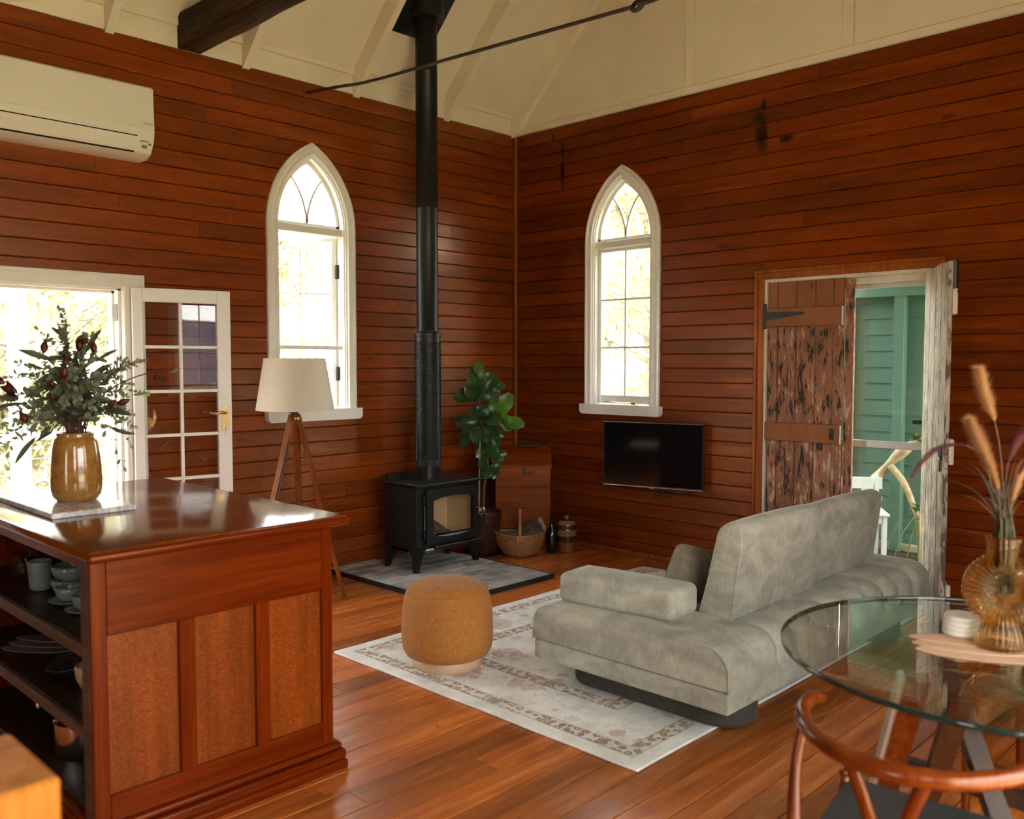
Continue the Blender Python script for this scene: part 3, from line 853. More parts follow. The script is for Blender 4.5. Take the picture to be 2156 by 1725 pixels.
def make_window(idx, c, fn, depth, open_sash, label):
    w = structure('window_%d' % idx)
    lan_sweep(CASING, fn, c).build('casing', M['white'], w, fix=True, smooth=40)
    lan_sweep([(0.072, 0.004), (0.095, 0.004), (0.095, -0.115), (0.072, -0.115)], fn, c, z0=1.15).build('jamb_lining', M['white'], w, fix=True, smooth=40)
    sill = MB()
    poly = [(-0.387, 1.170), (-0.387, 1.112), (-0.367, 1.092), (0.367, 1.092), (0.387, 1.112), (0.387, 1.170)]
    sill.prism(poly, lambda a, b, t: fn(c + a, b, t), 0.0, 0.052)
    wbox(sill, fn, c - .27, c + .27, 1.15, 1.172, -0.13, 0.03)
    sill.build('window_sill', M['white'], w, fix=True)
    # transom between the pointed light and the lower light
    tb = MB(); wbox(tb, fn, c - .275, c + .275, 2.405, 2.458, -0.11, -0.004, 0.004); tb.build('transom', M['white'], w, fix=True)
    # pointed upper light with branching glazing bars
    up = lan_sweep([(0.088, depth + .02), (0.118, depth + .02), (0.118, depth - .02), (0.088, depth - .02)], fn, c, only_arch=True)
    wbox(up, fn, c - .27, c + .27, 2.455, 2.482, depth - .02, depth + .02)
    us = up.build('upper_sash', M['white'], w, fix=True, smooth=40)
    D = 0.115; wg = LAN['hw'] - D; R = LAN['R'] - D; zs = 2.455
    z_i = math.sqrt(R * R - (R - wg / 2) ** 2); hh = lan_top(D) - zs
    archl = lambda z: (R - wg) - math.sqrt(max(0, R * R - z * z))
    barl = lambda z: -(R) + math.sqrt(max(0, R * R - z * z))      # left branch, starts at the middle
    for s in (-1, 1):
        pts = [(c + s * -barl(z_i * i / 12), zs + z_i * i / 12) for i in range(13)]
        bm_ = MB()
        V = []
        for (a, z) in pts:
            for da, dd in ((-.008, -.014), (.008, -.014), (.008, .014), (-.008, .014)):
                V.append(fn(a + da, z, depth + dd))
        F = []
        for i in range(12):
            for j in range(4): F.append((i * 4 + j, (i + 1) * 4 + j, (i + 1) * 4 + (j + 1) % 4, i * 4 + (j + 1) % 4))
        bm_.add(V, F).build('tracery_bar', M['white'], us, fix=True)
    def sheet(L, name, par):
        """L: list of (aL, aR, z)"""
        V = []; F = []
        for aL, aR, z in L:
            for d in (depth - .002, depth + .002): V += [fn(c + aL, z, d), fn(c + aR, z, d)]
        for i in range(len(L) - 1):
            for q in (0, 2): F.append((i * 4 + q, i * 4 + q + 1, i * 4 + q + 5, i * 4 + q + 4))
        MB().add(V, F).build(name, M['glass'], par, fix=True)
    zz = [z_i * i / 10 for i in range(11)]
    sheet([(archl(z), barl(z), zs + z) for z in zz], 'pane', us)
    sheet([(-barl(z), -archl(z), zs + z) for z in zz], 'pane', us)
    sheet([(barl(z), -barl(z), zs + z) for z in zz] + [(archl(z), -archl(z), zs + z) for z in [z_i + (hh - z_i) * i / 8 for i in range(1, 9)]], 'pane', us)
    # lower sash: two columns of three panes
    sash = bpy.data.objects.new('lower_sash', None); COL.objects.link(sash); sash.parent = w; sash.empty_display_size = .1
    W2 = 0.265 if not open_sash else 0.255
    zb, zt_ = 1.178, 2.402
    # local frame of the sash: u along the wall from its hinge stile, depth along the wall normal
    def loc(u, z, d): return (u, d, z)
    fr = MB()
    for (u0, u1, z0, z1) in ((0, .030, zb, zt_), (2 * W2 - .030, 2 * W2, zb, zt_), (.030, 2 * W2 - .030, zb, 1.243), (.030, 2 * W2 - .030, 2.375, zt_)):
        fr.box(u0, u1, -.018, .018, z0, z1, 0.003)
    fr.build('sash_frame', M['white'], sash)
    g0, g1 = 1.243, 2.375; ph = (g1 - g0) / 3
    MB().box(W2 - .008, W2 + .008, -.014, .014, g0, g1, 0.002).build('muntin', M['white'], sash)
    for k in (1, 2):
        MB().box(.03, 2 * W2 - .03, -.014, .014, g0 + ph * k - .008, g0 + ph * k + .008, 0.002).build('muntin', M['white'], sash)
    for k in range(3):
        for u0, u1 in ((.03, W2 - .008), (W2 + .008, 2 * W2 - .03)):
            MB().box(u0, u1, -.0018, .0018, g0 + ph * k, g0 + ph * (k + 1)).build('pane', M['glass'], sash)
    ex = Vector(fn(1, 0, 0)) - Vector(fn(0, 0, 0)); dn = Vector(fn(0, 0, 1)) - Vector(fn(0, 0, 0))
    if open_sash:
        h = Vector(fn(c + W2, 0, depth - .02)); th = math.radians(24)
        u = -ex * math.cos(th) - dn * math.sin(th)
    else:
        h = Vector(fn(c - W2, 0, depth)); u = ex
    sash.location = h
    sash.rotation_euler = (0, 0, math.atan2(u.y, u.x))
    if open_sash:
        cb = MB(); wbox(cb, fn, c - .27, c + .27, 1.594, 1.622, -.05, -.02, .003); cb.build('cross_bar', M['white'], w, fix=True)
        for z in (1.42, 2.16):
            hg = MB(); wbox(hg, fn, c + W2 - .012, c + W2 + .012, z - .05, z + .05, depth - .02, depth + .015, .002); hg.build('hinge', M['ironblk'], w, fix=True)
    else:
        st = MB()
        st.tube([fn(c - .17 + .30 * i / 8, 1.188 + .004 * math.sin(i), 0.0 + .012 * math.sin(i * .4)) for i in range(9)], .005, 6)
        st.build('window_stay', M['brass'], w)
        bk = MB(); wbox(bk, fn, c + .10, c + .15, 1.174, 1.196, -.01, .015, .003); bk.build('stay_pin', M['brass'], w, fix=True)
    return w
make_window(1, -2.062, fnL, -0.070, True, '')
make_window(2, 1.150, fnR, -0.055, False, '')
make_window(3, -2.40, fnO, -0.085, False, '')

# ------------------------------------------------------------------ door_1: glazed pair of doors in the left wall
door_1 = structure('door_1')
dj = MB()
wbox(dj, fnL, -3.395, -3.262, 0.0, 2.026, 0.0, 0.022, .004)
wbox(dj, fnL, -3.390, -3.372, 0.0, 1.958, 0.022, 0.034, .004)
wbox(dj, fnL, -3.290, -3.262, 0.0, 2.026, 0.022, 0.032, .004)
dj.build('casing', M['white'], door_1, fix=True)
dj = MB()
wbox(dj, fnL, -4.64, -3.395, 1.940, 2.026, 0.0, 0.022, .004)
wbox(dj, fnL, -4.77, -3.262, 2.000, 2.026, 0.022, 0.034, .004)
wbox(dj, fnL, -4.77, -4.64, 0.0, 2.026, 0.0, 0.022, .004)
dj.build('casing', M['white'], door_1, fix=True)
dj = MB()
wbox(dj, fnL, -3.412, -3.385, 0.0, 1.955, -0.15, 0.0); wbox(dj, fnL, -4.655, -4.628, 0.0, 1.955, -0.15, 0.0); wbox(dj, fnL, -4.655, -3.385, 1.930, 1.960, -0.15, 0.0)
wbox(dj, fnL, -3.425, -3.412, 0.0, 1.930, -0.10, -0.06); wbox(dj, fnL, -4.64, -3.40, 1.915, 1.930, -0.10, -0.06)
dj.build('jamb', M['white'], door_1, fix=True)
MB().box(-0.15, 0.0, -4.63, -3.41, -0.02, 0.012, .003).build('threshold', M['islDark'], door_1)
for z in (0.25, 1.80):
    hg = MB(); wbox(hg, fnL, -3.416, -3.408, z - .05, z + .05, -.045, -.008, .001); hg.build('hinge', M['ironblk'], door_1, fix=True)
def french_leaf(parent, loc, rz, mirror=1, handle=True):
    lf = bpy.data.objects.new('door_leaf', None); COL.objects.link(lf); lf.parent = parent
    lf.location = loc; lf.rotation_euler = (0, 0, rz); lf.empty_display_size = .1
    W, T = 0.585, 0.019
    def b(u0, u1, z0, z1, t=T, c=.003): return MB().box(u0, u1, -t, t, z0, z1, c)
    s0, s1 = 0.060, W - 0.085
    fr = b(0, s0, .012, 1.950); fr.add(*_vf(b(s1, W, .012, 1.950))); fr.add(*_vf(b(s0, s1, 1.866, 1.950))); fr.add(*_vf(b(s0, s1, .012, .515)))
    fr.build('leaf_frame', M['white'], lf)
    mid = (s0 + s1) / 2; ph = (1.866 - .515) / 5
    MB().box(mid - .010, mid + .010, -.014, .014, .515, 1.866, .003).build('muntin', M['white'], lf)
    for k in range(1, 5): MB().box(s0, s1, -.014, .014, .515 + ph * k - .010, .515 + ph * k + .010, .003).build('muntin', M['white'], lf)
    for k in range(5):
        for u0, u1 in ((s0, mid - .010), (mid + .010, s1)):
            MB().box(u0, u1, -.002, .002, .515 + ph * k + .010, .515 + ph * (k + 1) - .010).build('pane', M['glass'], lf)
    if handle:
        y = -T * mirror
        MB().box(W - .066, W - .022, min(y, y - .004 * mirror), max(y, y - .004 * mirror), 1.075, 1.225, .001).build('handle_plate', M['brass'], lf)
        lv = MB().tube([(W - .044, y, 1.185), (W - .044, y - .035 * mirror, 1.185)], .008, 8)
        lv.tube(smooth_path([(W - .044, y - .035 * mirror, 1.185), (W - .08, y - .04 * mirror, 1.190), (W - .115, y - .038 * mirror, 1.182), (W - .15, y - .04 * mirror, 1.192)], 4), [.008] * 9 + [.009] * 4, 8)
        lv.build('lever', M['brass'], lf, smooth=50)
        kk = MB().tube([(W - .044, y - .002 * mirror, 1.11), (W - .044, y - .022 * mirror, 1.108)], .003, 6)
        kk.tube([(W - .044, y - .02 * mirror, 1.108), (W - .043, y - .02 * mirror, 1.05)], .0025, 5)
        kk.build('key', M['chrome'], lf)
        MB().box(W - .001, W + .003, -.010, .010, 1.09, 1.22, .0005).build('lock_edge', M['brass'], lf)
    return lf
def _vf(mb): return mb.v, mb.f
french_leaf(door_1, (0.045, -3.352, 0.0), math.radians(90 - 10.5), 1)
french_leaf(door_1, (0.045, -4.685, 0.0), math.radians(-90 + 10.5), -1, handle=False)

# ------------------------------------------------------------------ door_2: ledged pair of doors in the right wall
door_2 = structure('door_2')
for (a0, a1, z0, z1) in ((2.302, 2.372, 0, 2.128), (3.462, 3.540, 0, 2.128)):
    cs = MB(); wbox(cs, fnR, a0, a1, z0, z1, 0.0, 0.020, .004)
    out = a0 if a0 < 3 else a1 - .022
    wbox(cs, fnR, out, out + .022, z0, z1, 0.020, 0.034, .005)
    cs.build('casing', M['trimw'], door_2, fix=True)
cs = MB(); wbox(cs, fnR, 2.302, 3.540, 2.066, 2.128, 0.0, 0.021, .004); wbox(cs, fnR, 2.302, 3.540, 2.108, 2.130, 0.021, 0.035, .005)
cs.build('casing', M['trimw'], door_2, fix=True)
jm = MB()
wbox(jm, fnR, 2.366, 2.388, 0, 2.075, -.15, 0.012, .002); wbox(jm, fnR, 3.440, 3.464, 0, 2.075, -.15, 0.012, .002); wbox(jm, fnR, 2.366, 3.464, 2.045, 2.075, -.15, 0.010, .002)
wbox(jm, fnR, 2.385, 3.442, 2.005, 2.046, -.15, -.045, .003)
jm.build('jamb', M['peelwhite2'], door_2, fix=True)
MB().box(2.36, 3.47, -0.01, 0.15, -0.03, 0.012, .003).build('threshold', M['islDark'], door_2)
lf = bpy.data.objects.new('door_leaf', None); COL.objects.link(lf); lf.parent = door_2
edges = [2.390, 2.463, 2.596, 2.729, 2.851, 2.922]
for e0, e1 in zip(edges, edges[1:]):
    for (z0, z1, mt) in ((0.012, 1.745, 'peelbrown'), (1.745, 2.060 - (e0 - 2.39) * .02, 'peelorange')):
        MB().box(e0 + .0028, e1 - .0028, 0.002, 0.026, z0, z1, .004).build('door_board', M[mt], lf)
MB().box(2.924, 2.983, 0.014, 0.040, 0.012, 2.036, .003).build('meeting_stile', M['peelbrown'], lf)
for z0, z1 in ((1.742, 1.868), (.972, 1.098), (.16, .285)):
    MB().box(2.388, 2.918, -0.024, 0.003, z0, z1, .005).build('ledge', M['peelorange'], lf)
    MB().box(2.916, 2.924, -0.020, 0.004, z0 + .002, z1 - .004, .001).build('edge_strip', M['alu'], lf)
for zc in (1.815,):
    MB().prism([(2.386, zc - .030), (2.66, zc + .006), (2.672, zc + .014), (2.66, zc + .022), (2.386, zc + .030)], lambda a, b, t: (a, t, b), -0.029, -0.023).build('strap_hinge', M['ironblk'], lf, fix=True)
    MB().box(2.366, 2.392, -.030, -.010, zc - .085, zc + .085, .004).build('hinge_plate', M['ironblk'], lf)
    for bx in (2.46, 2.55, 2.64): MB().lathe([(0, 0), (.006, 0.001), (.005, .003), (0, .004)], 8).build('rivet', M['iron'], lf, loc=(bx, -.029, zc + .008), rot=(PI / 2, 0, 0))
MB().box(2.850, 2.880, -.030, -.020, 1.00, 1.075, .004).build('lock_plate', M['ironblk'], lf)
MB().lathe([(0, 0), (.010, 0.0), (.012, .01), (.006, .02), (0, .022)], 10).build('knob', M['ironblk'], lf, loc=(2.866, -.030, 1.028), rot=(PI / 2, 0, 0), smooth=True)
# the other leaf, swung into the room
lf2 = bpy.data.objects.new('door_leaf', None); COL.objects.link(lf2); lf2.parent = door_2
lf2.location = (3.438, -0.012, 0.0); lf2.rotation_euler = (0, 0, math.radians(-59.5))
for k in range(4):
    MB().box(.1425 * k + .0015, .1425 * (k + 1) - .0015, -.013, .013, 0.012, 2.052 - .004 * (k % 2), .004).build('door_board', M['peelwhite'], lf2)
for z0, z1 in ((1.76, 1.90), (.945, 1.085), (.14, .285)):
    MB().box(.0, .575, .012, .038, z0, z1, .005).build('ledge', M['peelwhite2'], lf2)
lt = MB().box(.475, .500, -.022, -.012, .90, 1.02, .002); lt.box(.43, .535, -.026, -.020, .965, .985, .002); lt.box(.505, .53, -.032, -.014, .985, 1.03, .003)
lt.build('latch', M['ironblk'], lf2)
bt = MB().box(.545, .568, .012, .03, 1.86, 2.05, .002); bt.tube([(.556, .034, 1.84), (.556, .034, 2.06)], .006, 6); bt.tube([(.556, .034, 1.88), (.60, .045, 1.88)], .006, 6)
bt.build('bolt', M['ironblk'], lf2)
# aluminium sliding screen behind the pair
scr = bpy.data.objects.new('sliding_screen', None); COL.objects.link(scr); scr.parent = door_2
fr = MB().box(2.39, 2.43, .105, .13, .01, 2.005, .002); fr.box(3.40, 3.44, .105, .13, .01, 2.005, .002); fr.box(2.43, 3.40, .105, .13, 1.975, 2.005, .002); fr.box(2.43, 3.40, .105, .13, .01, .06, .002)
fr.box(2.43, 3.40, .100, .135, .955, 1.000, .004)
fr.build('screen_frame', M['alu'], scr)
MB().box(2.43, 3.40, .115, .119, .06, .955).build('pane', M['glass'], scr)
MB().box(2.43, 3.40, .115, .119, 1.0, 1.975).build('pane', M['glass'], scr)
MB().box(3.33, 3.41, .085, .10, 1.12, 1.145, .003).build('screen_handle', M['ironblk'], scr)
# ------------------------------------------------------------------ outside
ground = MB().box(-60, 60, -60, 60, -1.3, -1.2).build('ground', M['terr']); ground['kind'] = 'structure'
# verandah beyond the ledged doors
vf = MB().box(2.02, 4.2, 0.13, 2.2, -0.20, -0.125).build('floor_verandah', M['gap']); vf['kind'] = 'structure'
for i in range(15):
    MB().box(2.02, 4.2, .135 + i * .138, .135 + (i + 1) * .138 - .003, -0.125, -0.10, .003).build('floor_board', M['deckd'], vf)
wv = MB().box(2.02, 4.2, 2.14, 2.2, -0.2, 2.6).build('wall_verandah', M['greend']); wv['kind'] = 'structure'
for i in range(19):
    z0 = -0.06 + i * 0.1385
    MB().prism([(2.14, z0), (2.119, z0), (2.128, z0 + .1385), (2.14, z0 + .1385)], lambda a, b, t: (t, a, b), 2.02, 4.2).build('weatherboard', M['green'], wv, fix=True)
for x0, x1 in ((2.46, 2.545), (2.02, 2.085), (3.4, 3.485)):
    MB().box(x0, x1, 2.035, 2.115, -0.1, 2.06, .003).build('wall_post', M['greend'], wv)
MB().box(2.02, 4.2, 2.03, 2.115, 2.06, 2.15, .003).build('top_plate', M['greend'], wv)
MB().box(2.02, 4.2, 2.06, 2.112, -0.1, -0.035, .006).build('bottom_plate', M['paleboard'], wv)
vr = MB().box(1.98, 4.3, 0.13, 2.4, 2.55, 2.60).build('shade_roof_verandah', M['greend']); vr['kind'] = 'structure'  # unseen roof, added to keep sky light off the green wall

# white chair on that verandah
ch = thing('verandah_chair', 'white painted wooden chair on the verandah beyond the brown ledged door', 'chair', (2.37, 1.62, -0.10), math.radians(32))
ch.scale = (.88, .88, .88)
for (x, y, h) in ((-.19, -.19, .42), (.19, -.19, .42)):
    MB().box(x - .02, x + .02, y - .02, y + .02, 0, h, .003).build('leg', M['whitech'], ch)
for x in (-.19, .19):
    MB().prism([(.17, 0), (.21, 0), (.205, .43), (.245, .755), (.215, .755), (.165, .43)], lambda a, b, t: (t, a, b), x - .018, x + .018).build('leg', M['whitech'], ch, fix=True)
MB().box(-.23, .23, -.235, .20, .42, .445, .006).build('seat', M['whitech'], ch)
ap = MB().box(-.17, .17, -.205, -.185, .35, .42, .002); ap.box(-.205, -.185, -.17, .17, .35, .42, .002); ap.box(.185, .205, -.17, .17, .35, .42, .002)
ap.build('apron', M['whitech'], ch)
MB().box(-.24, .24, .205, .228, .615, .725, .004).build('back_rail', M['whitech'], ch)
MB().box(-.24, .24, .195, .215, .50, .545, .004).build('back_rail', M['whitech'], ch)

# driftwood arch hung with small plants
dw = thing('driftwood_arch', 'pale curved driftwood arch with small green plants on the verandah', 'driftwood', (2.545, 1.905, -0.10))
pa = smooth_path([(-.42, .06, .0), (-.33, .06, .35), (-.14, .05, .66), (.06, .04, .88), (.20, .04, .97)], 6)
MB().tube(pa, [.040 + .012 * math.sin(i * .8) for i in range(len(pa))], 9).build('branch', M['driftwood'], dw, smooth=True)
pb = smooth_path([(-.05, .03, .74), (.06, .02, .62), (.14, .02, .45), (.20, .0, .28), (.22, 0, 0)], 6)
MB().tube(pb, [.030 - .0004 * i for i in range(len(pb))], 8).build('branch', M['driftwood'], dw, smooth=True)
def rosette(c, n, L, w, mat, par, seed, droop=0.3):
    rnd = random.Random(seed); mb = MB()
    for i in range(n):
        an = rnd.uniform(0, 2 * PI); el = rnd.uniform(-.2, 1.1); ln = L * rnd.uniform(.7, 1.1)
        d = Vector((math.cos(an) * math.cos(el), -abs(math.sin(an)) * .5 * math.cos(el) if par.name.startswith('driftwood') else math.sin(an) * math.cos(el), math.sin(el)))
        s = d.cross(Vector((0, 0, 1))).normalized()
        pts = []
        for k in range(5):
            t = k / 4
            pts.append(Vector(c) + d * ln * t + Vector((0, 0, -droop * ln * t * t)))
        V = []; F = []
        for k, p in enumerate(pts):
            ww = w * math.sin(PI * min(.97, .12 + k / 4 * .9))
            V += [p - s * ww, p + s * ww]
        for k in range(4): F.append((2 * k, 2 * k + 1, 2 * k + 3, 2 * k + 2))
        mb.add(V, F)
    mb.build('leaves', mat, par, kind='stuff', smooth=True)
rosette((.17, -.02, .97), 26, .10, .020, M['spider'], dw, 5, .2)
rosette((.21, -.03, .42), 22, .09, .018, M['spider'], dw, 6, .2)
rosette((.24, -.04, .36), 18, .42, .010, M['spider'], dw, 8, 1.7)

# deck, post and rail beyond the glazed doors
dk = MB().box(-2.35, -0.13, -7.0, 1.2, -0.16, -0.085).build('floor_deck', M['gap']); dk['kind'] = 'structure'
for i in range(18):
    MB().box(-2.35 + i * .123, -2.35 + (i + 1) * .123 - .004, -7.0, 1.2, -0.085, -0.06, .003).build('deck_board', M['deck'], dk)
ra = thing('verandah_railing', 'white verandah posts and top rail outside the glazed doors', 'railing', (-2.1, -3.33, -0.06))
for y in (0.0, -2.1, 3.6):
    MB().box(-.06, .06, y - .06, y + .06, 0, 2.5 if y <= 0 else 1.0, .006).build('post', M['white'], ra)
MB().box(-.05, .05, -2.1, 0.0, 2.02, 2.25, .006).build('beam', M['white'], ra)
MB().box(-.045, .045, -2.1, 3.6, .96, 1.01, .006).build('top_rail', M['white'], ra)
for k in range(7):
    MB().tube([(0, -2.1, .12 + .115 * k), (0, 3.6, .12 + .115 * k)], .004, 5).build('wire', M['alu'], ra)
pp = thing('deck_plant', 'small bright green potted shrub on the deck behind the ochre vase', 'potted plant', (-1.75, -3.42, -0.06))
MB().lathe([(0, 0), (.13, 0), (.17, .30), (.155, .30), (.15, .27), (0, .27)], 20).build('pot', M['jugtan'], pp, smooth=40)
rosette((0, 0, .42), 120, .25, .035, M['spider'], pp, 17, .1)
MB().tube([(0, 0, .25), (0, 0, .48)], .012, 6).build('stem', M['stem'], pp)

# gum trees
def tree(loc, h, rad, seed, leafm, label, nleaf=6500, crown0=0.3, lsz=0.10, group='gum trees beyond the verandah'):
    rnd = random.Random(seed)
    t = thing('gum_tree', label, 'tree', loc, 0, group)
    tr = MB()
    tops = []
    base = smooth_path([(0, 0, 0), (rnd.uniform(-.2, .2), rnd.uniform(-.2, .2), h * .35), (rnd.uniform(-.5, .5), rnd.uniform(-.5, .5), h * .7), (rnd.uniform(-.6, .6), rnd.uniform(-.6, .6), h * .95)], 5)
    tr.tube(base, [.20 * (1 - .85 * i / len(base)) for i in range(len(base))], 7)
    for k in range(22):
        f = rnd.uniform(crown0, .95); p = base[int(f * (len(base) - 1))]
        an = rnd.uniform(0, 2 * PI); L = rad * rnd.uniform(.55, 1.05) * (1.15 - .5 * abs(f - .6))
        e = p + Vector((math.cos(an) * L, math.sin(an) * L, rnd.uniform(-.1, .55) * L))
        mid = (p + e) / 2 + Vector((rnd.uniform(-.2, .2), rnd.uniform(-.2, .2), rnd.uniform(-.05, .3)))
        pts = smooth_path([p, mid, e], 4)
        tr.tube(pts, [.05 * (1 - .8 * i / 8) for i in range(9)], 5)
        tops.append(pts)
        for q in range(3):
            s = pts[rnd.randint(3, 8)]
            e2 = s + Vector((rnd.uniform(-1, 1), rnd.uniform(-1, 1), rnd.uniform(-.5, .6))) * L * .45
            tr.tube([s, (s + e2) / 2 + Vector((0, 0, .08)), e2], [.018, .012, .006], 4)
            tops.append([s, (s + e2) / 2, e2])
    tr.build('trunk', M['branch'], t, smooth=True)
    V = []; F = []
    clumps = []
    for c in range(nleaf // 45):
        pts = rnd.choice(tops); clumps.append((pts[rnd.randint(len(pts) // 2, len(pts) - 1)] + Vector((rnd.gauss(0, .15), rnd.gauss(0, .15), rnd.gauss(0, .12))), rnd.uniform(.14, .34)))
    for i in range(nleaf):
        c, s = clumps[i % len(clumps)]
        p = c + Vector((rnd.gauss(0, s), rnd.gauss(0, s), rnd.gauss(0, s * .8)))
        a = Vector((rnd.uniform(-1, 1), rnd.uniform(-1, 1), rnd.uniform(-1.4, .2))).normalized() * lsz * rnd.uniform(.6, 1.3)
        b = a.cross(Vector((rnd.uniform(-1, 1), rnd.uniform(-1, 1), rnd.uniform(-1, 1)))).normalized() * lsz * .16
        n = len(V); V += [p, p + a * .5 + b, p + a, p + a * .5 - b]; F.append((n, n + 1, n + 2, n + 3))
    MB().add(V, F).build('foliage', leafm, t, kind='stuff')
    return t
tree((-8.2, 0.9, -1.2), 6.6, 2.2, 31, M['tree'], 'green gum tree seen through the casement window on the lamp side', 9000, .3, .13)
tree((-6.6, -2.6, -1.2), 4.6, 1.7, 33, M['treepale'], 'pale bushy gum tree seen through the open glazed doorway', 14000, .10, .15)
tree((-11.5, -2.2, -1.2), 6.4, 2.6, 32, M['treepale'], 'tall pale gum tree behind the verandah post', 16000, .12, .20)
tree((-14.0, 4.6, -1.2), 5.0, 3.0, 34, M['treepale'], 'pale low gum tree at the foot of the casement window view', 13000, .10, .20)
tree((-13.5, -8.2, -1.2), 8.0, 2.8, 35, M['treepale'], 'tall pale gum tree filling the doorway edge behind the bouquet', 12000, .12, .20)
tree((-19.0, -1.0, -1.2), 8.0, 3.6, 39, M['treepale'], 'distant pale gum tree farthest beyond the glazed doors', 14000, .10, .26)
tree((-4.9, 8.6, -1.2), 5.4, 2.0, 36, M['treepale'], 'pale gum tree seen in the lower panes above the television', 12000, .10, .16)
tree((-2.0, 5.6, -1.2), 6.2, 1.5, 37, M['tree'], 'thin gum tree with bare branches outside the television wall window', 4200, .2, .11)
tree((-8.6, 14.0, -1.2), 8.0, 3.2, 38, M['treepale'], 'tall pale gum tree far behind the television wall window', 14000, .15, .22)
# blue range far off on the other side, mirrored in the door glass
hl = MB(); rnd = random.Random(4)
prof = [(-160 + 20 * i, 2.5 + 5.0 * math.exp(-((i - 8) / 2.2) ** 2) + 2.5 * math.exp(-((i - 12) / 1.6) ** 2)) for i in range(17)]
hl.prism([(-160, -4)] + prof + [(160, -4)], lambda a, b, t: (t, a, b), 120, 150).build('hills', M['hill'], fix=True)['kind'] = 'structure'
# ------------------------------------------------------------------ roof timber and tie rod
tb = MB()
def beam_pt(u, v, x):
    n = noise.noise(Vector((x * 2.3, u * 9, v * 9))) * .010 + noise.noise(Vector((x * 9, u * 20, v * 20))) * .004
    return n
nx = 60; V = []; F = []
prof = [(-.0775, 0.0), (-.07, -.006), (.0, -.004), (.068, -.006), (.0775, 0.0), (.0785, .10), (.0775, .20), (0, .205), (-.0775, .20), (-.078, .10)]
k = len(prof)
for i in range(nx + 1):
    x = .004 + (XW - .008) * i / nx
    for (u, v) in prof:
        q = beam_pt(u, v, x)
        V.append((x, -2.937 + u * (1 + 4 * q), 3.444 + v + q))
for i in range(nx):
    for j in range(k): F.append((i * k + j, (i + 1) * k + j, (i + 1) * k + (j + 1) % k, i * k + (j + 1) % k))
F.append(tuple(range(k))); F.append(tuple(nx * k + j for j in reversed(range(k))))
beam = tb.add(V, F).build('tie_beam', M['beam'], fix=True, smooth=50)
tag(beam, 'dark rough-hewn timber beam crossing the room under the cream ceiling', 'beam')
rod = thing('tie_rod', 'thin rusty iron tie rod with a link, hung across the room below the rafters', 'tie rod', (0, -2.094, 3.2))
pts = smooth_path([(0.004, 0, .167), (.40, 0, .125), (.76, 0, .085), (1.6, 0, .045), (2.79, 0, -.012)], 6)
MB().tube(pts, .0105, 8).build('rod', M['iron'], rod, smooth=True)
def torus(cx, cz, R1, r, tilt, par, name, stretch=1.0, n=20):
    P = []
    for i in range(n + 1):
        a = 2 * PI * i / n
        P.append((cx + R1 * stretch * math.cos(a), math.sin(a) * R1 * math.sin(tilt), cz + math.sin(a) * R1 * math.cos(tilt)))
    return MB().tube(P, r, 8, caps=False).build(name, M['iron'], par, smooth=True)
torus(2.815, -.013, .030, .011, 0.5, rod, 'rod_eye')
torus(2.905, -.006, .042, .0105, 1.0, rod, 'link', 1.9)
torus(2.992, .006, .030, .011, 0.3, rod, 'rod_eye')
MB().tube([(3.02, 0, .008), (4.0, 0, .05), (XW - .004, 0, .167)], .0105, 8).build('rod', M['iron'], rod, smooth=True)
MB().box(.0, .006, -.02, .02, .13, .205, .002).build('wall_plate', M['trimw'], rod)

# ------------------------------------------------------------------ wall air conditioner
ac = thing('air_conditioner', 'white split-system air conditioner mounted high on the timber wall', 'air conditioner', (0.0, -3.685, 2.70))
L = .42
prof = [(0.0, .405), (.185, .405), (.205, .392), (.213, .20), (.215, .15), (.205, .095), (.16, .025), (.10, .0), (0.0, .0)]
MB().prism(prof, lambda a, b, t: (a, t, b), -L, L).build('housing', M['whiteplast'], ac, fix=True, smooth=30)
MB().prism([(.2145, .155), (.2185, .155), (.210, .388), (.206, .388)], lambda a, b, t: (a, t, b), -L + .004, L - .003).build('front_panel', M['whiteplast'], ac, fix=True)
MB().prism([(.206, .10), (.2095, .103), (.172, .034), (.168, .03)][:2] + [(.171, .040), (.167, .036)], lambda a, b, t: (a, t, b), -L + .02, L - .105).build('louvre', M['whiteplast'], ac, fix=True)
g = MB(); g.box(.196, .2105, -L + .01, L - .098, .1065, .112, 0); g.box(.150, .165, -L + .01, L - .10, .0225, .030, 0)
g.build('louvre_gap', M['gap'], ac)
di = MB()
for i, (dy, dz) in enumerate(((-.075, .086), (-.062, .086), (-.049, .086), (-.036, .086))):
    x = .2035
    di.box(x - .004, x + .0008, L + dy - .003, L + dy + .003, dz - .006, dz + .004)
di.box(.191, .1985, L - .028, L - .012, .068, .078); di.box(.180, .1905, L - .062, L - .035, .050, .066)
di.build('display', M['grey'], ac)
def letters(text, size, mat, parent, M4, name='lettering', depth=0.0006):
    cu = bpy.data.curves.new('lettering', 'FONT'); cu.body = text; cu.size = size; cu.extrude = depth; cu.align_x = 'CENTER'; cu.align_y = 'CENTER'
    o = bpy.data.objects.new('tmp_text', cu); COL.objects.link(o)
    bpy.context.view_layer.update()
    me = bpy.data.meshes.new_from_object(o.evaluated_get(bpy.context.evaluated_depsgraph_get()))
    bpy.data.objects.remove(o)
    me.transform(M4); me.materials.clear(); me.materials.append(mat)
    r = bpy.data.objects.new(name, me); COL.objects.link(r); r.parent = parent
    return r
letters('AIRSTAGE', .0125, M['grey'], ac, Matrix.Translation((.2180, L - .038, .183)) @ Matrix(((0, 0, 1, 0), (1, 0, 0, 0), (0, 1, 0, 0), (0, 0, 0, 1))))

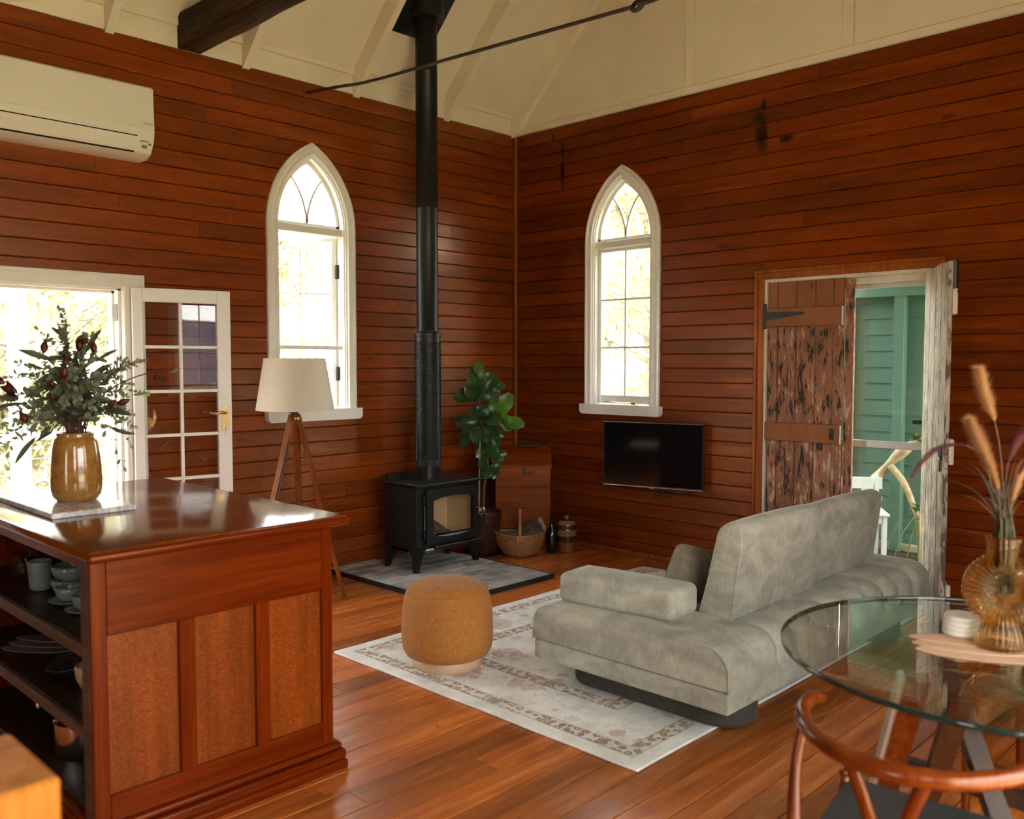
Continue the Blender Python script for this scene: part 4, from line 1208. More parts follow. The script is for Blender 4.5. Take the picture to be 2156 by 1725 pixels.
# ------------------------------------------------------------------ kitchen island
IX0, IX1, IY0, IY1 = 1.20, 2.66, -4.588, -3.735
isl = thing('kitchen_island', 'red-brown timber kitchen island with panelled end and open shelves', 'kitchen island', (0, 0, 0))
def P(name, mat, *b, ch=.003, par=isl): return MB().box(*b, ch).build(name, M[mat], par)
# top
top = MB()
ex0, ex1, ey0, ey1 = IX0 - .03, IX1 + .045, IY0 - .022, IY1 + .045
top.rbox((ex1 - ex0, ey1 - ey0, .032), .012, ((ex0 + ex1) / 2, (ey0 + ey1) / 2, .929), 2)
top.build('worktop', M['islTop'], isl, smooth=40)
MB().rbox((.03, ey1 - ey0 + .004, .03), .013, (ex1 - .004, (ey0 + ey1) / 2, .925), 3).build('edge_mould', M['islH'], isl, smooth=50)
MB().rbox((ex1 - ex0 - .03, .03, .03), .013, ((ex0 + ex1) / 2 - .01, ey1 - .004, .925), 3).build('edge_mould', M['islH'], isl, smooth=50)
P('apron', 'islH', IX0, IX1 - .04, IY0 + .002, IY0 + .022, .875, .912)
# panelled end, facing +x
ys_ = [-4.588, -4.542, -4.316, -4.263, -4.045, -3.993, -3.778, -3.735]
xa, xb = IX1 - .028, IX1
P('stile', 'islV', xa, xb, ys_[0], ys_[1], 0, .914); P('stile', 'islV', xa, xb, ys_[6], ys_[7], 0, .914)
P('stile', 'islV', xa, xb, ys_[2], ys_[3], .178, .676); P('stile', 'islV', xa, xb, ys_[4], ys_[5], .178, .676)
P('rail', 'islH', xa, xb - .001, ys_[1], ys_[6], .674, .914); P('rail', 'islH', xa, xb - .001, ys_[1], ys_[6], .05, .178)
for a, b in ((1, 2), (3, 4), (5, 6)):
    P('panel', 'lace', xa - .012, xb - .017, ys_[a] - .004, ys_[b] + .004, .172, .680, ch=0)
# stepped plinth
for z0, z1, o in ((.0, .034, .040), (.036, .072, .035), (.074, .098, .024)):
    mb = MB().rbox((IX1 - IX0 + o - .002, IY1 - IY0 + o, z1 - z0), .010, ((IX0 + IX1 + o) / 2, (IY0 + IY1 + o) / 2, (z0 + z1) / 2), 2)
    mb.build('plinth_mould', M['islH'], isl, smooth=50)
# carcass: back (towards +y), far end, posts, shelves
P('back_panel', 'islV', IX0, IX1 - .028, IY1 - .022, IY1, .09, .913); P('end_panel', 'islV', IX0, IX0 + .022, IY0, IY1 - .022, .09, .913)
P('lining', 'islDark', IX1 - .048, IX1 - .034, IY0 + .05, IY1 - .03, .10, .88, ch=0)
P('front_post', 'shelfEdge', IX1 - .085, IX1 - .028, IY0, IY0 + .022, .09, .905)
P('front_post', 'shelfEdge', IX0, IX0 + .05, IY0, IY0 + .022, .09, .905)
for z in (.637, .377, .112):
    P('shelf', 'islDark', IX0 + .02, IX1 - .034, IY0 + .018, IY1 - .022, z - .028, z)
    if z > .2: P('shelf_edge', 'shelfEdge', IX0 + .02, IX1 - .05, IY0 + .004, IY0 + .020, z - .040, z + .001)
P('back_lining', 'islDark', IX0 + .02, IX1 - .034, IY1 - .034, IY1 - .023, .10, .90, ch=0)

# ------------------------------------------------------------------ rug
rug_t = MB().rbox((1.92, 2.70, .012), .005, (0, 0, .0065), 2, (40, 56, 1), lambda p, d: (p.x + .004 * noise.noise(Vector((p.y * 3, 1, 0))), p.y + .005 * noise.noise(Vector((p.x * 3, 5, 0))), p.z + (.0015 * noise.noise(Vector((p.x * 5, p.y * 5, 0))) if p.z > 0 else 0)))
rug = rug_t.build('rug', M['rug'], smooth=True, loc=(2.535, -1.640, 0.0))
tag(rug, 'faded ivory Persian-style rug with brown guard stripes under the sofa', 'rug')

# ------------------------------------------------------------------ hearth with slate bricks
he = thing('hearth', 'grey brick-tiled hearth slab with black steel edge under the stove', 'hearth', (0.035, -1.995, 0.0))
HW, HD = 1.29, 1.01
fr = MB().box(0, HW, 0, .010, 0, .032, .001); fr.box(0, HW, HD - .010, HD, 0, .032, .001); fr.box(HW - .010, HW, .010, HD - .010, 0, .032, .001); fr.box(0, .010, .010, HD - .010, 0, .032, .001)
fr.build('steel_edge', M['black'], he)
MB().box(.010, HW - .010, .010, HD - .010, 0, .0275).build('grout_bed', M['grout'], he)
rnd = random.Random(9)
nr = 11; ph = (HW - .02) / nr
for i in range(nr):
    y = .010 - (0.0 if i % 2 == 0 else .105)
    while y < HD - .012:
        a, b = max(.0115, y + .0025), min(HD - .0115, y + .21 - .0025)
        if b - a > .015:
            z = .0305 + rnd.uniform(-.0008, .0010)
            MB().box(.010 + i * ph + .004, .010 + (i + 1) * ph - .004, a + .0015, b - .0015, .02, z, .0015).build('brick', M['slate'], he)
        y += .21

# ------------------------------------------------------------------ wood stove and flue
st = thing('wood_stove', 'black freestanding wood stove with glass door and splayed legs', 'stove', (0.44, -1.362, 0.0320))
x0, x1, y0, y1 = -.16, .20, -.295, .295
body = MB().rbox((x1 - x0, y1 - y0, .485), .022, ((x0 + x1) / 2, 0, .150 + .2425 - .02), 3)
# body is built of five walls so that the fire chamber is hollow behind the glass
bd = MB()
bd.box(x0, x0 + .012, y0, y1, .135, .600, .004); bd.box(x0, x1, y0, y0 + .014, .135, .600, .006); bd.box(x0, x1, y1 - .014, y1, .135, .600, .006); bd.box(x0, x1, y0, y1, .135, .16, .006)
bd.box(x1 - .012, x1, y0, y0 + .075, .135, .600, .004); bd.box(x1 - .012, x1, y1 - .035, y1, .135, .600, .004); bd.box(x1 - .012, x1, y0 + .07, y1 - .03, .56, .600, .003); bd.box(x1 - .012, x1, y0 + .07, y1 - .03, .135, .225, .003)
bd.build('body', M['black'], st)
MB().rbox((x1 - x0 + .065, y1 - y0 + .03, .022), .009, ((x0 + x1) / 2 + .016, 0, .612), 2).build('top_plate', M['black'], st, smooth=50)
MB().prism([(-.19, .62), (-.155, .62), (-.165, .665), (-.185, .665)], lambda a, b, t: (a, t, b), y0 + .03, y1 - .05).build('rear_shield', M['black'], st, fix=True)
for (lx, ly, sx, sy) in ((x1 - .035, y0 + .035, 1, -1), (x0 + .035, y0 + .035, -1, -1), (x1 - .035, y1 - .035, 1, 1), (x0 + .035, y1 - .035, -1, 1)):
    lg = MB(); V = []
    for z, w, o in ((.17, .046, 0.0), (.135, .040, .0), (.11, .028, .005), (.05, .021, .018), (0.0, .017, .028)):
        cx, cy = lx + sx * o * .6, ly + sy * o
        for dx, dy in ((-1, -1), (1, -1), (1, 1), (-1, 1)): V.append((cx + dx * w, cy + dy * w, z))
    F = [(i * 4 + j, i * 4 + (j + 1) % 4, (i + 1) * 4 + (j + 1) % 4, (i + 1) * 4 + j) for i in range(4) for j in range(4)] + [(0, 3, 2, 1), (16, 17, 18, 19)]
    lg.add(V, F).build('leg', M['black'], st, fix=True, smooth=35)
# door: frame with arched glass
dz0, dz1, dy0, dy1 = .195, .582, -.225, .272
gy0, gy1, gz0, gz1 = -.165, .218, .250, .520
def gl_top(y): return gz1 - .022 * ((2 * (y - gy0) / (gy1 - gy0) - 1) ** 2)
def gl_bot(y): return gz0 - .020 + .022 * ((2 * (y - gy0) / (gy1 - gy0) - 1) ** 2)
dr = MB(); N = 14
ring_in = [(gy0 + (gy1 - gy0) * i / N, gl_bot(gy0 + (gy1 - gy0) * i / N)) for i in range(N + 1)] + [(gy1 - (gy1 - gy0) * i / N, gl_top(gy1 - (gy1 - gy0) * i / N)) for i in range(N + 1)]
ring_out = []
for i in range(N + 1): ring_out.append((dy0 + (dy1 - dy0) * i / N, dz0))
for i in range(N + 1): ring_out.append((dy1 - (dy1 - dy0) * i / N, dz1))
n_ = len(ring_in); V = []
for xx, ro, ri in ((x1 + .002, ring_out, ring_in), (x1 + .030, ring_out, ring_in)):
    V += [(xx, a, b) for a, b in ro] + [(xx, a, b) for a, b in ri]
F = []
for i in range(n_):
    j = (i + 1) % n_
    F += [(2 * n_ + i, 2 * n_ + j, 3 * n_ + j, 3 * n_ + i), (i, n_ + i, n_ + j, j), (i, j, 2 * n_ + j, 2 * n_ + i), (n_ + i, 3 * n_ + i, 3 * n_ + j, n_ + j)]
door = dr.add(V, F).build('door', M['black'], st, fix=True, smooth=35)
MB().box(x1 + .006, x1 + .010, gy0 - .01, gy1 + .01, gz0 - .03, gz1 + .01).build('pane', M['stoveglass'], door)
MB().prism([(gy0, gz0 - .004)] + [(gy0 + (gy1 - gy0) * i / 8, gl_bot(gy0 + (gy1 - gy0) * i / 8) + .001) for i in range(9)] + [(gy1, gz0 - .004)], lambda a, b, t: (t, a, b), x1 + .012, x1 + .027).build('sill_bevel', plain('stove_sill', (.20, .23, .24), 0.35), door, fix=True)
for z in (.26, .505): MB().tube([(x1 + .016, dy0 - .012, z - .035), (x1 + .016, dy0 - .012, z + .035)], .010, 8).build('hinge', M['black'], door, smooth=True)
MB().tube([(x1 + .016, dy0 - .010, .30), (x1 + .016, dy0 - .010, .47)], .003, 6).build('hinge_rod', M['chrome'], door)
MB().tube(smooth_path([(x1 + .028, dy1 - .02, .405), (x1 + .055, dy1 - .005, .402), (x1 + .075, dy1 + .012, .398), (x1 + .077, dy1 + .014, .36)], 5), .006, 7).build('handle_arm', M['chrome'], door, smooth=True)
MB().tube([(x1 + .077, dy1 + .014, .365), (x1 + .080, dy1 + .016, .28)], .013, 10).build('handle_grip', M['black'], door, smooth=40)
MB().box(x1 - .01, x1 + .045, y0 + .13, y1 + .005, .145, .175, .004).build('ash_lip', M['black'], st)
MB().box(x1 - .01, x1 + .046, y0 + .045, y0 + .125, .142, .166, .006).build('air_slide', plain('dull_steel', (.20, .19, .17), 0.4, metal=0.8), st)
fb = MB().box(x0 + .03, x0 + .045, y0 + .02, y1 - .02, .17, .56); fb.box(x0 + .03, x1 - .03, y0 + .018, y0 + .03, .17, .56); fb.box(x0 + .03, x1 - .03, y1 - .03, y1 - .018, .17, .56); fb.box(x0 + .03, x1 - .02, y0 + .03, y1 - .03, .162, .172)
fb.build('fire_brick', M['firebrick'], st)
def log(loc, d, L, r, seed, label, par=None, grp=None):
    rnd = random.Random(seed)
    d = Vector(d).normalized(); u = d.orthogonal().normalized(); w = d.cross(u)
    n = 16; V = []; F = []; m = 10
    for i in range(m + 1):
        for k in range(n):
            a = 2 * PI * k / n
            rr = r * (1 + .16 * noise.noise(Vector((math.cos(a) * 2.4, math.sin(a) * 2.4, i * .5 + seed))) + .07 * noise.noise(Vector((math.cos(a) * 7, math.sin(a) * 7, i * 1.2 + seed))))
            V.append(d * (L * (i / m - .5)) + (u * math.cos(a) + w * math.sin(a)) * rr)
    for i in range(m):
        for k in range(n): F.append((i * n + k, i * n + (k + 1) % n, (i + 1) * n + (k + 1) % n, (i + 1) * n + k))
    t = thing('firewood_log', label, 'log', loc, 0, grp)
    MB().add(V, F).build('bark', M['bark'], t, smooth=True)
    e = MB(); e.add(V[:n], [tuple(reversed(range(n)))]); e.add(V[-n:], [tuple(range(n))]); e.build('cut_end', M['logend'], t)
    return t
log((0.565, -1.43, .325), (.05, .75, -.50), .36, .036, 3, 'rough log leaning across the inside of the stove behind the glass')
log((0.525, -1.52, .248), (.85, .25, .05), .20, .040, 7, 'ashy log lying at the hinge side inside the stove')

fl = thing('stove_flue', 'tall black steel flue pipe rising from the stove to the ceiling', 'flue pipe', (0.42, -1.362, 0.0))
MB().lathe([(.078, .650), (.078, .74), (.083, .745), (.083, .75)], 40).build('collar', M['blackflue'], fl, smooth=40)
MB().lathe([(.0785, .72), (.0785, 1.72), (.080, 1.722), (.080, 1.735), (.0785, 1.737), (.0785, 2.606), (.080, 2.608), (.080, 2.616), (.0785, 2.618), (.0785, 3.57), (.080, 3.572), (.080, 3.58), (.0785, 3.582), (.0785, 4.10)], 40).build('pipe', M['blackflue'], fl, smooth=40)
MB().lathe([(.088, .742), (.094, .742), (.094, .752), (.0925, .754), (.0925, 1.688), (.0955, 1.69), (.0955, 1.715), (.088, 1.715), (.088, 1.70), (.0865, 1.69), (.0865, .76)], 48, close=True).build('heat_shield', M['blackflue'], fl, smooth=40)
# pressed herringbone slots in the heat shield: raised louvre lips
lip = MB(); rs = .0925; ncol = 26; nrow = 58
for c in range(ncol):
    a0 = 2 * PI * c / ncol; a1 = 2 * PI * (c + 1) / ncol; up = 1 if c % 2 else -1
    for r_ in range(nrow):
        z = .80 + r_ * .0148
        V = []
        for t in (.12, .88):
            a = a0 + (a1 - a0) * t; zz = z + up * (t - .5) * .016
            for dr_, dz_ in ((-.0005, -.0036), (.0040, 0.0), (-.0005, .0036)):
                V.append(((rs + dr_) * math.cos(a), (rs + dr_) * math.sin(a), zz + dz_))
        lip.add(V, [(0, 3, 4, 1), (1, 4, 5, 2), (0, 1, 2), (5, 4, 3)])
lip.build('herringbone_louvres', plain('louvre_steel', (.012, .013, .012), 0.32, spec=0.5), fl, kind='stuff')
MB().lathe([(.125, 3.955), (.128, 3.955), (.128, 4.20), (.122, 4.20), (.122, 3.965), (.085, 3.965), (.085, 3.96)], 36).build('ceiling_shroud', M['blackflue'], fl, smooth=40)
for k in range(24):
    a = 2 * PI * k / 24
    MB().lathe([(0, 0), (.006, 0), (.006, .004), (0, .004)], 6).build('vent_hole', M['gap'], fl, loc=(.105 * math.cos(a), .105 * math.sin(a), 3.953))
V = []
for dz in (-.012, -.004):
    for dx, dy in ((-.15, -.19), (.17, -.19), (.17, .19), (-.15, .19)): V.append((dx, dy, LZ + .42 + dx + dz))
MB().add(V, [(0, 1, 2, 3), (7, 6, 5, 4), (0, 4, 5, 1), (1, 5, 6, 2), (2, 6, 7, 3), (3, 7, 4, 0)]).build('ceiling_plate', M['blackflue'], fl, fix=True)

# ------------------------------------------------------------------ pouf
po = thing('pouf', 'round mustard linen pouf stool on a pale wooden base', 'pouf', (2.135, -2.705, 0.0145))
prof = [(0, .050), (.150, .050), (.185, .052), (.205, .062), (.220, .090), (.226, .13), (.226, .20), (.222, .28), (.213, .335), (.200, .370), (.180, .394), (.150, .408), (.100, .416), (.05, .419), (0, .420)]
MB().lathe([p for p in prof], 56).build('upholstery', M['linen'], po, smooth=True)
MB().lathe([(0, 0.0), (.168, 0.0), (.172, .006), (.172, .046), (.168, .052), (0, .052)], 48).build('base_ring', plain('pale_timber', (.52, .33, .19), 0.5, var=.1, vscale=20), po, smooth=40)
MB().tube([(.1985 * math.cos(2 * PI * i / 48), .1985 * math.sin(2 * PI * i / 48), .373) for i in range(49)], .0028, 6, caps=False).build('piping', M['linen'], po, smooth=True)

# ------------------------------------------------------------------ sofa
so = thing('sofa', 'grey-green velvet low sofa with channelled seat and two loose backs', 'sofa', (3.125, -1.525, 0.0))
SX, SY = 1.03, 2.15                      # depth, length; local origin is the sofa's middle
def foot(y0, y1):
    pr_ = []; r = (y1 - y0) / 2; ym = (y0 + y1) / 2
    for cx_, a0 in ((.475 - r, -90), (-.435 + r, 90)):
        pr_ += arc(cx_, ym, r, math.radians(a0), math.radians(a0 + 180), 12)
    n_ = len(pr_); V = []
    for z, s in ((.0145, .93), (.022, .985), (.034, 1.0), (.140, 1.0)):
        V += [(.02 + (x - .02) * (1 - (1 - s) * .4), ym + (y - ym) * s, z) for x, y in pr_]
    F = [(i * n_ + k, i * n_ + (k + 1) % n_, (i + 1) * n_ + (k + 1) % n_, (i + 1) * n_ + k) for i in range(3) for k in range(n_)] + [tuple(reversed(range(n_))), tuple(3 * n_ + k for k in range(n_))]
    MB().add(V, F).build('foot', M['velvetshade'], so, fix=True, smooth=50)
foot(-.950, -.665); foot(.60, .885)
MB().rbox((SX - .012, SY - .012, .088), .010, (0, 0, .176), 2, (8, 16, 1)).build('base_band', M['velvet'], so, smooth=40)
seams = [-.655 + .192 * i for i in range(9)]
def tuft(y):
    s = min(abs(y - q) for q in seams); half = .096 if seams[0] < y < seams[-1] else .050
    u = max(0.0, 1 - s / half)
    return .048 * (1 - math.sqrt(max(0.0, 1 - u * u)))
def upholster(name, prof, ys, mat, par, dep=None, bev=.010, puff=0.0, free=None):
    """closed (x, z) outline carried along y, edges eased at both ends"""
    n = len(prof); cx = sum(p[0] for p in prof) / n; cz = sum(p[1] for p in prof) / n
    nor = []
    for i in range(n):
        a, b = prof[i - 1], prof[(i + 1) % n]
        v = Vector((b[1] - a[1], -(b[0] - a[0]))); v.normalize()
        if v.x * (prof[i][0] - cx) + v.y * (prof[i][1] - cz) < 0: v = -v
        nor.append(v)
    y0, y1 = ys[0], ys[-1]
    st = [(y0, bev), (y0 + bev * .3, bev * .3), (y0 + bev, 0)] + [(y, 0) for y in ys if y0 + bev < y < y1 - bev] + [(y1 - bev, 0), (y1 - bev * .3, bev * .3), (y1, bev)]
    V = []
    for y, ins in st:
        d = ins + (dep(y) if dep and ins == 0 else 0) - puff * math.sin(PI * (y - y0) / (y1 - y0)) ** .7
        for (x, z), v in zip(prof, nor):
            k = 1.0 if free is None else free(x, z, v)
            V.append((x - v.x * (ins + (d - ins) * k), y, z - v.y * (ins + (d - ins) * k)))
    m = len(st)
    F = [(i * n + k, i * n + (k + 1) % n, (i + 1) * n + (k + 1) % n, (i + 1) * n + k) for i in range(m - 1) for k in range(n)] + [tuple(reversed(range(n))), tuple((m - 1) * n + k for k in range(n))]
    return MB().add(V, F).build(name, mat, par, fix=True, smooth=48)
hx, zt, r_ = SX / 2, .392, .098
prof = [(-hx, .222), (-hx, .26)] + [(-hx + r_ - r_ * math.cos(a), zt - r_ + r_ * math.sin(a)) for a in [PI / 2 * k / 8 for k in range(9)]] + [(-hx + r_ + (2 * hx - 2 * r_) * k / 6, zt + .004 * math.sin(PI * k / 6)) for k in range(1, 6)] + [(hx - r_ + r_ * math.sin(a), zt - r_ + r_ * math.cos(a)) for a in [PI / 2 * k / 8 for k in range(9)]] + [(hx, .26), (hx, .222)]
ysn = sorted(set([-SY / 2, SY / 2] + [-SY / 2 + SY * k / 60 for k in range(61)] + [q + d for q in seams for d in (-.06, -.04, -.025, -.012, -.005, 0, .005, .012, .025, .04, .06)]))
upholster('seat', prof, ysn, M['velvet'], so, tuft, .009, 0.0, lambda x, z, v: max(0.0, v.y) * .95 + (abs(v.x) if z > .24 else .4 * abs(v.x)) * .9 if z > .225 else 0.0)
MB().tube([(x, -SY / 2 + .001, z) for x, z in [(p[0] * .993, .222 + (p[1] - .222) * .975) for p in prof]], .0034, 6).build('piping', M['velvet'], so, smooth=True)
BP = [(.112, .386), (.273, .386), (.280, .42), (.306, .62), (.320, .735), (.322, .765), (.314, .787), (.296, .802), (.270, .808), (.240, .803), (.218, .786), (.205, .760), (.185, .68), (.150, .53), (.122, .43)]
def back(ya, yb, dx, k):
    pr_ = [(x + dx, .386 + (z - .386) * k) for x, z in BP]
    o = upholster('backrest', pr_, [ya + (yb - ya) * i / 14 for i in range(15)], M['velvet'], so, None, .013, .010, lambda x, z, v: 1.0 if z > .40 else 0.0)
    for y in (ya + .004, yb - .004):
        MB().tube([(x * 1.0 - (x - .22 - dx) * .05, y, z - (z - .59) * .028) for x, z in pr_ + pr_[:1]], .0032, 6, caps=False).build('piping', M['velvet'], o, smooth=True)
    zz = .386 + (.715 - .386) * k
    MB().tube([(.3175 + dx + .009 * math.sin(PI * i / 12) ** .7, ya + .02 + (yb - ya - .04) * i / 12, zz) for i in range(13)], .0018, 5).build('piping', M['velvet'], o, smooth=True)
back(-.690, .098, .022, 1.0); back(.132, .925, -.020, .955)
arm = MB().rbox((.600, .245, .138), .034, (0, 0, 0), 4, (8, 3, 2), lambda p, d: (p.x, p.y, p.z + .010 * math.cos(p.x / .6 * PI) * math.cos(p.y / .245 * PI) * (1 if p.z > 0 else 0))).build('armrest', M['velvet'], so, smooth=True, loc=(-.150, -.838, .459), rot=(0, 0, math.radians(5.5)))
cu = thing('scatter_cushion', 'small dark green velvet cushion tucked beside the nearer sofa back', 'cushion', (3.135, -2.075, .498))
def pil(p, d):
    r = max(abs(p[0]) / .15, abs(p[2]) / .15)
    return (p[0], p[1] * (1.0 - .72 * min(1, r) ** 3), p[2])
MB().rbox((.30, .11, .30), .045, (0, 0, 0), 4, (8, 3, 8), pil).build('cover', M['cushion'], cu, smooth=True, rot=(math.radians(10), math.radians(16), math.radians(70)))
# ------------------------------------------------------------------ tripod floor lamp
la = thing('floor_lamp', 'wooden tripod floor lamp with cream drum shade before the casement window', 'lamp', (0.50, -2.525, 0.0))
shp = [(.243, 1.203), (.190, 1.528), (.187, 1.528), (.240, 1.203)]
MB().lathe(shp, 56, close=True).build('lamp_shade', M['shade'], la, smooth=50)
rg = MB()
for k in range(3):
    a = 2 * PI * k / 3 + .4
    rg.tube([(0, 0, 1.40), (.19 * math.cos(a), .19 * math.sin(a), 1.51)], .003, 5)
rg.build('shade_spider', M['chrome'], la)
MB().tube([(0, 0, 1.17), (0, 0, 1.30)], .010, 8).build('lamp_stem', M['chrome'], la, smooth=True)
MB().lathe([(0, 1.29), (.018, 1.29), (.02, 1.35), (.012, 1.37), (.03, 1.42), (.032, 1.45), (.018, 1.485), (0, 1.49)], 16).build('bulb', M['whiteplast'], la, smooth=True)
MB().lathe([(0, 1.08), (.020, 1.08), (.026, 1.095), (.026, 1.12), (.033, 1.135), (.033, 1.165), (.022, 1.178), (.018, 1.19), (0, 1.19)], 16).build('hub', M['lampwood'], la, smooth=40)
feet = [(.08, -.40), (.20, .22), (-.26, .20)]
for (fx, fy) in feet:
    d = Vector((fx, fy, -1.155)).normalized(); s = d.cross(Vector((0, 0, 1))).normalized(); w = d.cross(s)
    top_ = Vector((fx * .07, fy * .07, 1.155)) ; bot = Vector((fx, fy, 0.0))
    V = []
    for p, a, b in ((top_ - d * .02, .022, .013), (top_ + d * .03, .024, .013), (bot - d * .45, .019, .012), (bot, .015, .011)):
        for sa, sb in ((-1, -1), (1, -1), (1, 1), (-1, 1)):
            q = p + s * sa * a + w * sb * b
            V.append((q.x, q.y, max(0, q.z)))
    F = [(i * 4 + j, i * 4 + (j + 1) % 4, (i + 1) * 4 + (j + 1) % 4, (i + 1) * 4 + j) for i in range(3) for j in range(4)] + [(3, 2, 1, 0), (12, 13, 14, 15)]
    MB().add(V, F).build('leg', M['lampwood'], la, fix=True)
    b = top_ + d * .005
    MB().tube([b - s * .03, b + s * .03], .009, 8).build('bolt', M['brass'], la, smooth=40)
MB().tube(smooth_path([(0, 0, 1.20), (.02, -.035, 1.185), (.03, -.06, 1.06), (.07, -.14, .80), (.10, -.22, .55), (.12, -.30, .25), (.14, -.34, .005), (.0, -.42, .006), (-.40, -.45, .006)], 5), .004, 6).build('cord', M['cable'], la, smooth=True)
MB().tube(smooth_path([(.0, -.03, 1.197), (-.01, -.05, 1.20), (.015, -.05, 1.19), (.02, -.02, 1.175), (.0, -.03, 1.165)], 4), .004, 6).build('cord_coil', M['cable'], la, smooth=True)

# ------------------------------------------------------------------ fiddle-leaf fig
PX = 0.003745                            # metres per photograph pixel at the plant's distance, used to take leaf sizes off the photo
fp = thing('fiddle_leaf_fig', 'potted fiddle-leaf fig with large dark leaves in the corner behind the stove', 'potted plant', (0.375, -0.770, 0.0), math.radians(44.14))
MB().lathe([(0, .012), (.115, .012), (.13, .03), (.155, .30), (.160, .325), (.157, .34), (.145, .335), (.138, .30), (0, .30)], 36).build('pot', M['pot'], fp, smooth=40)
MB().lathe([(0, 0), (.15, 0), (.165, .012), (.16, .014), (.12, .013), (0, .013)], 32).build('saucer', M['black'], fp, smooth=40)
MB().lathe([(0, .31), (.10, .312), (.1385, .308), (.1385, .295), (0, .295)], 24).build('soil', M['soil'], fp, smooth=True)
def fz(py): return 1.5 - (py - 764) * PX
def fxp(px): return (px - 1008) * PX
trunk = smooth_path([(fxp(1010), 0, .30), (fxp(1013), .01, .55), (fxp(1020), .0, .66), (fxp(1018), .01, .80), (fxp(1010), 0, .98), (fxp(1003), 0, 1.15), (fxp(1004), 0, 1.30), (fxp(1008), 0, 1.40)], 5)
MB().tube(trunk, [.011 - .0001 * i for i in range(len(trunk))], 7).build('trunk', M['stem'], fp, smooth=True)
MB().tube(smooth_path([(fxp(1010), 0, .97), (fxp(1030), -.02, 1.02), (fxp(1046), -.03, 1.07)], 4), .006, 6).build('side_branch', M['stem'], fp, smooth=True)
MB().tube([(fxp(1001), -.02, .30), (fxp(1004), -.02, .915)], .006, 6).build('stake', M['stake'], fp)
def fig_leaf(bx, by, tx, ty, depth, wid, young, seed):
    rnd = random.Random(seed)
    a = Vector((fxp(bx), rnd.uniform(-.02, .02), fz(by))); b = Vector((fxp(tx), depth, fz(ty)))
    ax = b - a; L = ax.length * 1.18
    d = ax.normalized(); v = Vector((0, -1, 0.25)).normalized()
    s = d.cross(v)
    s = s.normalized() if s.length > .05 else Vector((1, 0, 0))
    nrm = s.cross(d).normalized()
    ang = rnd.uniform(-.5, .5)
    s, nrm = s * math.cos(ang) + nrm * math.sin(ang), nrm * math.cos(ang) - s * math.sin(ang)
    V = []; F = []; N = 8
    for i in range(N + 1):
        t = i / N
        w = wid * 1.25 * (.06 + .58 * math.sin(PI * min(1, t ** .8)) ** .7 + .42 * math.exp(-((t - .74) / .22) ** 2))
        if i == N: w = wid * .40
        c = a + d * L * t + nrm * (-.12 * L * (2 * t - 1) ** 2 + .05 * L)
        wav = math.sin(t * 9 + seed) * .06 * wid
        for q in (-1, -.5, 0, .5, 1):
            V.append(c + s * w * q + nrm * (abs(q) * .28 * w + wav * q * q))
    for i in range(N):
        for j in range(4): F.append((i * 5 + j, i * 5 + j + 1, (i + 1) * 5 + j + 1, (i + 1) * 5 + j))
    MB().add(V, F).build('leaf', M['figyoung' if young else 'fig'], fp, smooth=True)
FIG = [(1009, 803, 999, 768, 0, .040, 1), (1004, 808, 989, 780, .04, .034, 0), (1008, 812, 1030, 790, -.02, .040, 0), (1009, 814, 1049, 812, .03, .030, 0), (1004, 842, 985, 799, -.05, .040, 0),
 (1003, 840, 957, 834, .03, .058, 0), (1003, 842, 979, 818, -.06, .044, 0), (1005, 838, 1040, 828, -.06, .050, 0), (1010, 822, 1040, 801, -.04, .044, 0), (1014, 842, 1043, 850, .0, .026, 0), (1002, 852, 992, 876, -.07, .045, 0),
 (1006, 848, 1016, 868, -.08, .045, 0), (1002, 871, 1036, 885, -.07, .055, 0), (1000, 884, 960, 886, -.02, .052, 0), (1000, 888, 974, 908, -.06, .050, 0), (1001, 896, 969, 932, .02, .050, 0), (1001, 888, 994, 920, -.10, .046, 0),
 (1004, 892, 1017, 921, -.08, .052, 0), (1010, 885, 1028, 906, -.02, .055, 0), (1028, 902, 1050, 914, 0, .036, 0), (1022, 900, 1040, 932, .02, .046, 0), (1037, 884, 1031, 850, -.03, .040, 1), (1043, 880, 1064, 836, -.04, .058, 1),
 (1050, 876, 1089, 891, -.05, .044, 1), (1046, 882, 1079, 896, -.08, .034, 1), (1040, 884, 1067, 901, .03, .036, 1), (1016, 905, 1004, 938, .03, .055, 0), (1021, 962, 1036, 938, -.06, .052, 0), (1022, 962, 1053, 954, .0, .036, 0),
 (1019, 968, 1003, 948, -.02, .044, 0), (1022, 966, 1047, 966, -.03, .028, 0), (1018, 986, 1006, 970, -.05, .036, 0), (1020, 984, 1019, 1001, -.06, .045, 0), (1022, 986, 1043, 980, .0, .036, 0), (1024, 988, 1040, 1000, -.02, .036, 0),
 (1010, 930, 1024, 950, -.01, .050, 0), (1006, 915, 990, 905, -.07, .044, 0), (1012, 870, 1000, 858, -.05, .050, 0), (1012, 905, 1030, 925, -.06, .050, 0), (1006, 830, 1016, 806, -.06, .040, 0), (1046, 882, 1040, 860, -.02, .030, 0)]
for i, L_ in enumerate(FIG): fig_leaf(*L_[:4], L_[4], L_[5], L_[6], 100 + i)

